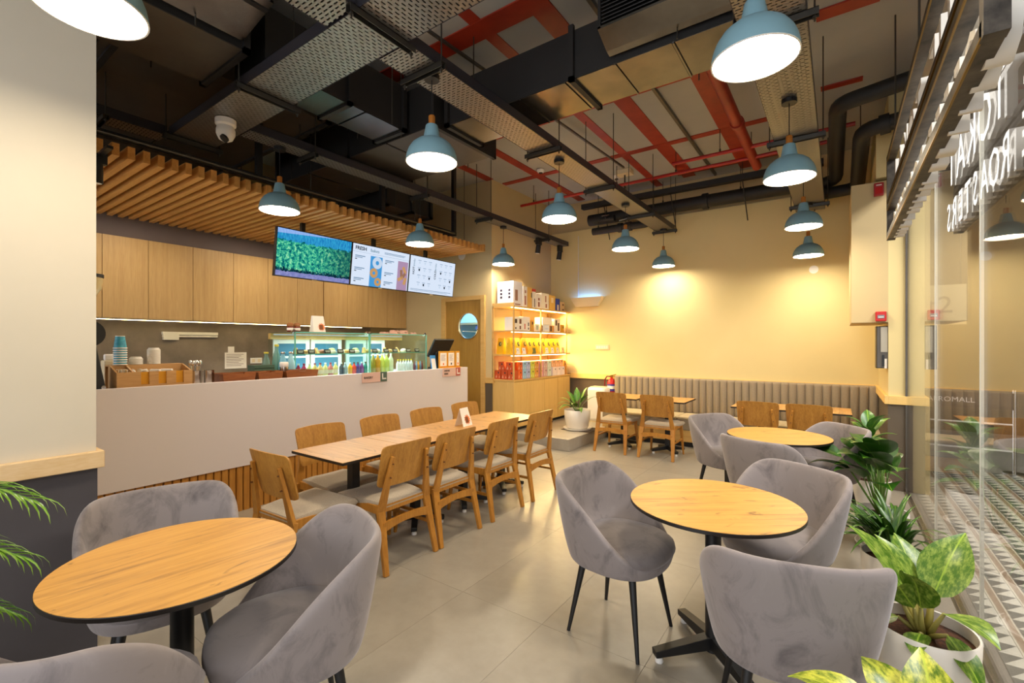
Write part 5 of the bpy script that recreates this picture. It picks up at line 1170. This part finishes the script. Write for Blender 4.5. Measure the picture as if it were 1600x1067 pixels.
for z in SHZ: area_light('shelf_glow', (-4.16,6.65,0.17+z-0.012), (0,-0.35,0), 0.05, 1.6, 15.0, (1.0,0.72,0.30))
def ppm(c, r=0.6): return pm(c, r)
def box_item(name, cat, label, x0, x1, y0, y1, z, h, col, group, mark=None, markcol=None, lidc=None):
    t = thing(name, label, cat, ((x0+x1)/2,(y0+y1)/2,z), 0, group); hx, hy = (x1-x0)/2, (y1-y0)/2
    MB().box((-hx,-hy+0.001,0),(hx,hy-0.001,h)).build('carton', ppm(col), t)
    if mark:
        for (a, b_, c_, d_) in mark: MB().box((hx,-hy+2*hy*a,h*b_),(hx+0.0008,-hy+2*hy*c_,h*d_)).build('print', ppm(markcol or (40,36,40)), t)
    if lidc: MB().box((-hx-0.0006,-hy,h*0.86),(hx+0.0006,hy,h+0.0006)).build('printed_flap', ppm(lidc), t)
    return t
zt = 0.17+1.925
# top row
for k, (x0, x1) in enumerate(((-4.385,-4.235),(-4.23,-4.075))):
    t = box_item('brewer_box','box','tall white brewer box with three dark pictures on the shelf top, %s' % ('touching the wall' if k == 0 else 'at the shelf front'), x0, x1, 5.80, 6.04, zt, 0.385, (232,228,236), 'boxes on the shelf top', [(0.2,0.22,0.5,0.66),(0.18,0.05,0.8,0.10)] if k else None, (150,110,90))
    hx = (x1-x0)/2
    for j in range(3): MB().box((-0.018,-0.1206,0.12+0.055*j),(0.022,-0.1199,0.155+0.055*j)).build('picture', ppm((30,26,60)), t)
TOP = [(6.05,6.165,0.325,(240,232,228),'slim white carton with a brown jug print',[(0.35,0.1,0.75,0.55),(0.4,0.68,0.75,0.82)],(176,120,110)),(6.175,6.305,0.325,(226,180,96),'plain kraft carton in the top row',[(0.8,0.5,0.98,0.75)],(70,60,40)),(6.32,6.42,0.31,(240,232,224),'white carton with a red headed flap',[(0.5,0.05,0.75,0.5)],(90,60,60)),
 (6.435,6.58,0.245,(240,230,224),'short white carton with brown squares',[(0.4,0.12,0.75,0.45),(0.4,0.55,0.75,0.72)],(140,80,60)),(6.60,6.84,0.27,(242,234,222),'wide white kettle carton',[(0.55,0.1,0.75,0.35),(0.5,0.45,0.65,0.85)],(170,110,90)),(6.86,7.06,0.255,(230,182,84),'yellow kraft carton with pale print',[(0.3,0.5,0.7,0.85)],(246,220,170)),(7.07,7.22,0.215,(36,60,160),'dark blue carton with a white figure',[(0.4,0.05,0.75,0.5)],(226,210,180)),(7.23,7.40,0.17,(190,160,120),'small fawn carton ending the top row',[(0.5,0.1,0.8,0.25),(0.5,0.6,0.8,0.8)],(80,50,30))]
for y0, y1, h, c, l, mk, mc in TOP: box_item('product_carton','box',l+' on the shelf top',-4.26,-4.06,y0,y1,zt,h,c,'boxes on the shelf top',mk,mc,(200,60,50) if 'red headed' in l else None)
z2 = 0.17+1.545
R2 = [(5.80,5.90,0.21,(244,238,230),'white filter carton with dark cup print',[(0.2,0.55,0.8,0.85),(0.3,0.1,0.6,0.25)],(60,40,36)),(5.905,6.03,0.215,(244,238,230),'white dripper carton with brown funnel print',[(0.3,0.5,0.75,0.85),(0.35,0.1,0.65,0.35)],(120,70,50)),(6.035,6.15,0.225,(246,240,236),'white press carton with pink print',[(0.4,0.12,0.7,0.5)],(200,120,110)),(6.155,6.245,0.225,(246,240,236),'white carton with grey dots',[(0.35,0.35,0.7,0.6),(0.35,0.1,0.7,0.25)],(90,90,100)),(6.26,6.36,0.18,(214,158,70),'narrow kraft carton on the second shelf',[(0.45,0.6,0.8,0.85)],(70,50,30)),
 (6.40,6.53,0.12,(240,234,224),'low white cup carton with green mark',[(0.3,0.2,0.7,0.8)],(180,196,170)),(6.56,6.67,0.12,(242,236,228),'low white carton with brown tamper print',[(0.35,0.1,0.7,0.85)],(130,80,60)),(6.68,6.86,0.115,(236,238,246),'low pale blue white carton',[(0.2,0.3,0.8,0.6)],(210,220,240)),(6.87,7.02,0.11,(210,150,80),'low brown patterned carton',[(0.1,0.1,0.5,0.9)],(90,60,40)),(7.03,7.24,0.235,(238,226,206),'tall cream carton with dark grinder print',[(0.55,0.1,0.85,0.7),(0.2,0.5,0.45,0.9)],(90,60,46)),(7.26,7.38,0.14,(206,150,20),'ochre carton near the shelf end',[(0.6,0.5,0.85,0.8)],(60,50,20)),(7.42,7.52,0.15,(240,220,190),'cream tub carton past the last post',[(0.2,0.5,0.8,0.7)],(210,120,60))]
for y0, y1, h, c, l, mk, mc in R2: box_item('product_carton','box',l+', second shelf',-4.24,-4.06,y0,y1,z2,h,c,'cartons on the second shelf',mk,mc)
box_item('product_carton','box','white gift carton resting on the low pale carton, second shelf',-4.24,-4.08,6.67,6.98,z2+0.121,0.125,(246,240,230),'cartons on the second shelf')
# coffee pouches
z3 = 0.17+1.175
def pouch(label, x, y, rz, c, z=z3):
    t = thing('coffee_pouch', label, 'pouch', (x,y,z), rz, 'coffee pouches on the third shelf')
    MB().add([(-0.045,-0.062,0),(0.045,-0.062,0),(0.045,0.062,0),(-0.045,0.062,0),(-0.035,-0.062,0.12),(0.035,-0.062,0.12),(0.035,0.062,0.12),(-0.035,0.062,0.12),(-0.003,-0.060,0.255),(0.003,-0.060,0.255),(0.003,0.060,0.255),(-0.003,0.060,0.255)],
      [(0,3,2,1),(8,9,10,11),(0,1,5,4),(1,2,6,5),(2,3,7,6),(3,0,4,7),(4,5,9,8),(5,6,10,9),(6,7,11,10),(7,4,8,11)]).build('pouch_body', ppm(c,0.4), t)
    e = MB()
    for r, m in ((0.034,0),): e.prism([(0.030*math.cos(2*PI*i/16),0.165+0.036*math.sin(2*PI*i/16)) for i in range(16)],0,0.0012,'x')
    o = e.build('emblem', ppm((70,66,40)), t); o.location = (0.0705,0,0.0); o.rotation_euler = (0,-0.232,0)
    e = MB().prism([(0.012*math.cos(2*PI*i/12)+0.012,0.168+0.022*math.sin(2*PI*i/12)) for i in range(12)],0.0012,0.002,'x').build('emblem_leaf', ppm((214,190,90)), t); e.location = (0.0705,0,0); e.rotation_euler = (0,-0.232,0)
YW = (238,182,18)
pouch('yellow coffee pouch facing the door, against the wall', -4.34,5.85,-PI/2,YW); pouch('yellow coffee pouch facing the door, at the shelf end corner', -4.17,5.86,-PI/2,(242,196,50))
PY = [5.86,6.00,6.18,6.33,6.46,6.62,6.76,6.94,7.10,7.25]
for i, y in enumerate(PY): pouch('%s coffee pouch facing the aisle, %s from the door side' % ('ochre brown' if i == 2 else 'yellow', ('first second third fourth fifth sixth seventh eighth ninth tenth').split()[i]), -4.15,y,0,(206,140,20) if i == 2 else [(240,190,30),(244,206,60)][i % 2])
for i, (y, c) in enumerate(((5.90,(240,240,244)),(6.07,(240,238,242)),(6.37,(96,110,70)),(6.58,(206,150,110)),(6.77,(238,236,238)),(6.96,(236,232,230)),(7.14,(230,220,200)),(7.33,(226,200,150)))):
    t = thing('product_card', '%s info card before the coffee pouches, %s from the door side' % (('green' if i == 2 else 'tan' if i == 3 else 'white'), ord1[i]), 'card', (-4.055,y,z3), 0, 'cards before the coffee pouches')
    MB().obox((0,0,0.05),(0.003,0.085,0.10),Matrix.Rotation(-0.2,3,'Y')).build('card_face', ppm(c), t); MB().obox((0.006,-0.018,0.065),(0.001,0.012,0.016),Matrix.Rotation(-0.2,3,'Y')).build('card_mark', M['ink'], t); MB().obox((-0.018,0,0.03),(0.002,0.04,0.07),Matrix.Rotation(0.4,3,'Y')).build('card_prop', ppm(c), t)
# coffee boxes, two high
z4 = 0.17+0.786
def cbox(label, x, y, z, c, rz=0, w=0.125, h=0.135):
    t = thing('coffee_box', label, 'box', (x,y,z), rz, 'coffee boxes stacked on the cupboard top')
    MB().box((-0.06,-w/2+0.001,0),(0.06,w/2-0.001,h)).build('carton', ppm(c), t)
    MB().prism([(w*0.12+0.013*math.cos(2*PI*i/10),h*0.74+0.016*math.sin(2*PI*i/10)) for i in range(10)],0.06,0.0606,'x').build('emblem', ppm((56,44,50)), t)
    d = tuple(min(255,int(q*0.5+120)) for q in c); MB().add([(0.0604,-w*0.42,0.02),(0.0604,-w*0.1,0.02),(0.0604,-w*0.2,0.07),(0.0604,w*0.15,0.02),(0.0604,w*0.38,0.02),(0.0604,w*0.30,0.06)],[(0,1,2),(3,4,5)]).build('print', ppm(d), t)
OG = (206,84,22); OD = (196,76,24)
for i, x in enumerate((-4.36,-4.235,-4.11)): cbox('deep orange coffee box facing the door, lower tier, %s from the wall' % ord1[i], x, 5.84, z4, OD, -PI/2, 0.115)
for i, x in enumerate((-4.30,-4.15)): cbox('deep orange coffee box facing the door, upper tier, %s' % ('nearer the wall' if i == 0 else 'nearer the aisle'), x, 5.85, z4+0.136, OD, -PI/2, 0.115)
CL = [((226,96,24),'bright orange',5.965,0.13),((150,196,230),'light blue',6.085,0.11),((166,176,226),'lavender blue',6.20,0.115),((206,206,70),'lime yellow',6.325,0.12),((218,150,66),'amber',6.45,0.12),((228,160,170),'rose pink',6.59,0.14),((206,170,166),'dusty mauve',6.73,0.125),((206,218,206),'pale mint',6.86,0.125)]
for c, nm, y, w in CL:
    cbox('%s coffee box in the lower tier facing the aisle' % nm, -4.12, y, z4, c, 0, w); cbox('%s coffee box in the upper tier facing the aisle' % nm, -4.12, y, z4+0.136, tuple(max(0,q-6) for q in c), 0, w)
for i, y in enumerate((7.0,7.14,7.28)):
    cbox('white pink coffee box in the lower tier, %s past the mint box' % ord1[i], -4.09, y, z4, (238,218,214), 0, 0.135, 0.15); cbox('peach coffee box in the upper tier, %s past the mint box' % ord1[i], -4.12, y, z4+0.151, (226,166,120), 0, 0.135, 0.12)
cbox('tall kraft coffee box standing past the last post', -4.13, 7.44, z4, (206,146,60), 0, 0.10, 0.25)

# ================================================================== PLANTS
def leaf_mesh(L, Wd, droop, fold=0.25, nseg=9, tipp=1.4, wave=0.0):
    rows = []
    for i in range(nseg+1):
        s = i/nseg; w = Wd*(math.sin(PI*min(1,s**0.8)))**(0.72 if s < 0.5 else 1.0) if 0 < s < 1 else Wd*0.03
        a = droop*s*s; x = L*(math.sin(a)/(a) if a > 1e-3 else 1)*s; z = -L*s*(1-math.cos(a))/(a if a > 1e-3 else 1)
        z += wave*math.sin(s*9)*0.01
        rows.append([(x,-w,z+fold*w),(x,-w*0.55,z+fold*w*0.42),(x,0,z),(x,w*0.55,z+fold*w*0.42),(x,w,z+fold*w)])
    return MB().grid(rows)
LM = {}
def leaf(t, mat, base, az, el, L, Wd, droop, fold=0.25, roll=0.0):
    k = (mat, round(L,2), round(Wd,3), round(droop,1))
    if k not in LM: LM[k] = leaf_mesh(L, Wd, droop, fold).mesh('leaf', M[mat], True)
    o = share(LM[k], 'leaf', t, base); o.rotation_euler = (Matrix.Rotation(az,3,'Z') @ Matrix.Rotation(-el,3,'Y') @ Matrix.Rotation(roll,3,'X')).to_euler(); return o
def pot(t, r, h, flare=0.86, saucer=True, mat='pot'):
    z = 0.02 if saucer else 0.0
    MB().lathe([(r*flare*0.9,z),(r*flare,z+0.015),(r*0.98,z+h*0.6),(r,z+h-0.004),(r*0.985,z+h),(r*0.945,z+h-0.002),(r*0.93,z+h-0.06)],44,cap1=False).build('pot', M[mat], t, smooth=50)
    MB().lathe([(r*0.935,z+h-0.05),(r*0.6,z+h-0.042),(r*0.2,z+h-0.036),(0.002,z+h-0.034)],28,cap1=False,cap0=False).build('soil', M['soil'], t, smooth=True)
    if saucer: MB().lathe([(r*0.92,0),(r*1.04,0.004),(r*1.08,0.028),(r*1.03,0.028),(r*0.98,0.012)],40).build('saucer', M[mat], t, smooth=50)
    return z+h-0.04
def stalk(t, p0, p1, r=0.010, mat='stem'):
    p0 = Vector(p0); p1 = Vector(p1); m = (p0+p1)/2+Vector(((p1-p0).y,-(p1-p0).x,0))*0.08
    MB().tube([p0,m,p1],[r,r*0.8,r*0.5],8).build('stem', M[mat], t, smooth=True)
def leafy(t, mat, base, az, tilt_, stem, el, L, Wd, droop, sm='stem', roll=0.0, r=0.010):
    p1 = (base[0]+stem*math.cos(tilt_)*math.cos(az), base[1]+stem*math.cos(tilt_)*math.sin(az), base[2]+stem*math.sin(tilt_))
    stalk(t, base, p1, r, sm); leaf(t, mat, p1, az, el, L, Wd, droop, 0.22, roll)
D2 = math.radians
p1_ = thing('potted_dieffenbachia', 'broad variegated leaf plant in a large white pot by the glass', 'plant', (0.300,2.62,0))
zt_ = pot(p1_, 0.178, 0.285)
for az, tl_, st_, el, L, wd, dr, ro in ((50,78,0.15,58,0.34,0.090,0.4,0.3),(215,62,0.15,26,0.33,0.062,0.5,0.7),(195,74,0.15,64,0.34,0.080,0.4,-0.5),(72,60,0.15,26,0.30,0.068,0.4,-0.3),(-50,64,0.15,14,0.21,0.070,0.6,-0.1),(100,66,0.15,46,0.30,0.075,0.4,0.3),(255,72,0.14,60,0.28,0.07,0.5,-0.3),(-52,35,0.10,-34,0.20,0.048,0.5,0.1),(-105,30,0.06,2,0.16,0.045,0.6,0.2),(205,40,0.10,-12,0.20,0.040,0.7,-0.2),(130,78,0.15,60,0.26,0.07,0.5,0.2),(235,70,0.13,48,0.24,0.05,0.5,0.9)):
    leafy(p1_, 'leafv', (0.02*math.cos(D2(az)),0.02*math.sin(D2(az)),zt_), D2(az), D2(tl_), st_, D2(el), L, wd, dr, 'stem', ro, 0.013)
p0_ = thing('potted_aglaonema', 'yellow splashed leaf plant rising from below the frame', 'plant', (0.205,1.50,0))
zt_ = pot(p0_, 0.15, 0.27)
for az, tl_, st_, el, L, wd, dr in ((170,72,0.26,35,0.24,0.07,0.9),(120,78,0.24,40,0.24,0.07,0.8),(60,70,0.26,35,0.24,0.07,0.9),(20,66,0.24,30,0.22,0.065,0.9),(-60,66,0.2,20,0.22,0.065,0.9),(-130,66,0.2,20,0.22,0.065,0.9),(95,84,0.26,60,0.22,0.065,0.6),(215,60,0.2,15,0.22,0.06,0.9)):
    leafy(p0_, 'leafy', (0.02*math.cos(D2(az)),0.02*math.sin(D2(az)),zt_), D2(az), D2(tl_), st_, D2(el), L, wd, dr, 'stemg')
p2_ = thing('potted_strap_plant', 'dense dark strap leaved plant in a white pot', 'plant', (0.27,3.50,0))
zt_ = pot(p2_, 0.16, 0.25)
for i in range(90):
    az = rnd.uniform(0.95,2*PI-0.95); r = rnd.uniform(0,0.08); leaf(p2_, 'leafd', (r*math.cos(az),r*math.sin(az),zt_+rnd.uniform(0,0.06)), az+rnd.uniform(-0.4,0.4), D2(rnd.uniform(46,88)), [0.30,0.36,0.42][i % 3], [0.015,0.019][i % 2], [0.9,1.3][i % 2])
p3_ = thing('potted_peace_lily', 'large plain green leaf plant behind the strap leaved one', 'plant', (0.27,4.36,0))
zt_ = pot(p3_, 0.155, 0.26)
for i in range(25):
    az = 2*PI*i/25*2.4+0.3
    if math.cos(az) > 0.35: az += 1.35 if math.sin(az) > 0 else -1.35
    up = 40+26*((i*7) % 5)/4
    leafy(p3_, 'leafg', (0.02*math.cos(az),0.02*math.sin(az),zt_), az, D2(up+20), 0.30+0.05*(i % 4), D2(up-14), [0.25,0.28][i % 2], [0.092,0.102][i % 2], 0.7, 'stemg', 0.2*(i % 3-1), 0.006)
p4_ = thing('potted_rubber_plant', 'light edged glossy leaf plant nearest the return wall', 'plant', (0.23,5.30,0))
zt_ = pot(p4_, 0.165, 0.27)
MB().tube([(0,0,zt_),(0.01,0.01,zt_+0.28),(0.0,0.02,zt_+0.5)],[0.012,0.010,0.006],8).build('trunk_stem', M['stemg'], p4_, smooth=True)
for i in range(20):
    az = i*2.4; f = i/19; z = zt_+0.10+0.38*f
    leaf(p4_, 'leafl', (0.01*math.cos(az),0.01*math.sin(az),z), az, D2(5+62*f), [0.26,0.22][i % 2], [0.062,0.055][i % 2], 0.7)
ps5 = thing('potted_bird_of_paradise', 'fresh green leaf plant in a white pot on the cement platform', 'plant', (-3.34,6.50,0.176))
zt_ = pot(ps5, 0.205, 0.285, 0.84)
for az, tl_, st_, el, L, wd, dr in ((160,70,0.12,60,0.28,0.05,0.5),(120,76,0.16,66,0.26,0.05,0.4),(20,60,0.14,44,0.26,0.05,0.5),(-20,66,0.16,52,0.24,0.05,0.5),(-80,64,0.10,34,0.24,0.045,0.7),(-120,52,0.10,20,0.26,0.04,0.9),(190,50,0.10,16,0.28,0.035,1.0),(-160,66,0.12,44,0.26,0.04,0.8),(60,74,0.20,70,0.22,0.045,0.4),(-50,44,0.1,10,0.2,0.045,0.8),(220,58,0.12,30,0.26,0.035,1.0),(0,80,0.22,74,0.16,0.03,0.3)):
    leafy(ps5, 'leafl', (0.02*math.cos(D2(az)),0.02*math.sin(D2(az)),zt_), D2(az), D2(tl_), st_, D2(el), L, wd, dr, 'stemg', 0, 0.006)
mt_ = thing('plant_mat', 'dark brown mat under the platform plant pot', 'mat', (-3.29,6.52,0.17)); MB().box((-0.24,-0.20,0),(0.24,0.22,0.006)).build('mat_sheet', M['mat'], mt_)
# areca palm at the column
pm_ = thing('potted_palm', 'feathery palm reaching in beside the charcoal wainscot', 'plant', (-2.72,-0.16,0))
zt_ = pot(pm_, 0.17, 0.30)
def frond(az, reach, z0, zmid, ztip, n=17, ll=0.25):
    c, s = math.cos(az), math.sin(az); pts = []
    for i in range(12):
        u = i/11; r = 0.04+reach*(u**1.1); z = (1-u)**2*z0+2*u*(1-u)*zmid+u*u*ztip; pts.append(Vector((r*c,r*s,z)))
    fr_ = MB().tube(pts,[0.007*(1-0.8*i/11) for i in range(12)],6).build('frond', M['stemg'], pm_, smooth=True)
    for k in range(n):
        u = 0.35+0.65*k/(n-1); i = min(10,int(u*11)); p = pts[i].lerp(pts[i+1], u*11-i); d = (pts[i+1]-pts[i]).normalized()
        for sd in (-1, 1):
            a2 = math.atan2(d.y,d.x)+sd*(0.62-0.3*u); L = [ll,ll*0.8,ll*0.6][min(2,int(u*3))]
            key = ('palm',L)
            if key not in LM: LM[key] = leaf_mesh(L,0.0062,1.0,0.3,6).mesh('leaflet', M['palm'], True)
            o = share(LM[key],'leaflet',fr_,p); o.rotation_euler = (Matrix.Rotation(a2,3,'Z') @ Matrix.Rotation(-math.asin(max(-1,min(1,d.z)))*0.6-0.15,3,'Y')).to_euler()
for az, rch, zm, ztp in ((46,0.62,1.20,0.98),(60,0.50,0.95,0.74),(28,0.50,0.9,0.70),(72,0.44,0.75,0.50),(-10,0.5,1.1,0.85),(-60,0.5,1.1,0.9)):
    frond(D2(az), rch, zt_, zm, ztp)
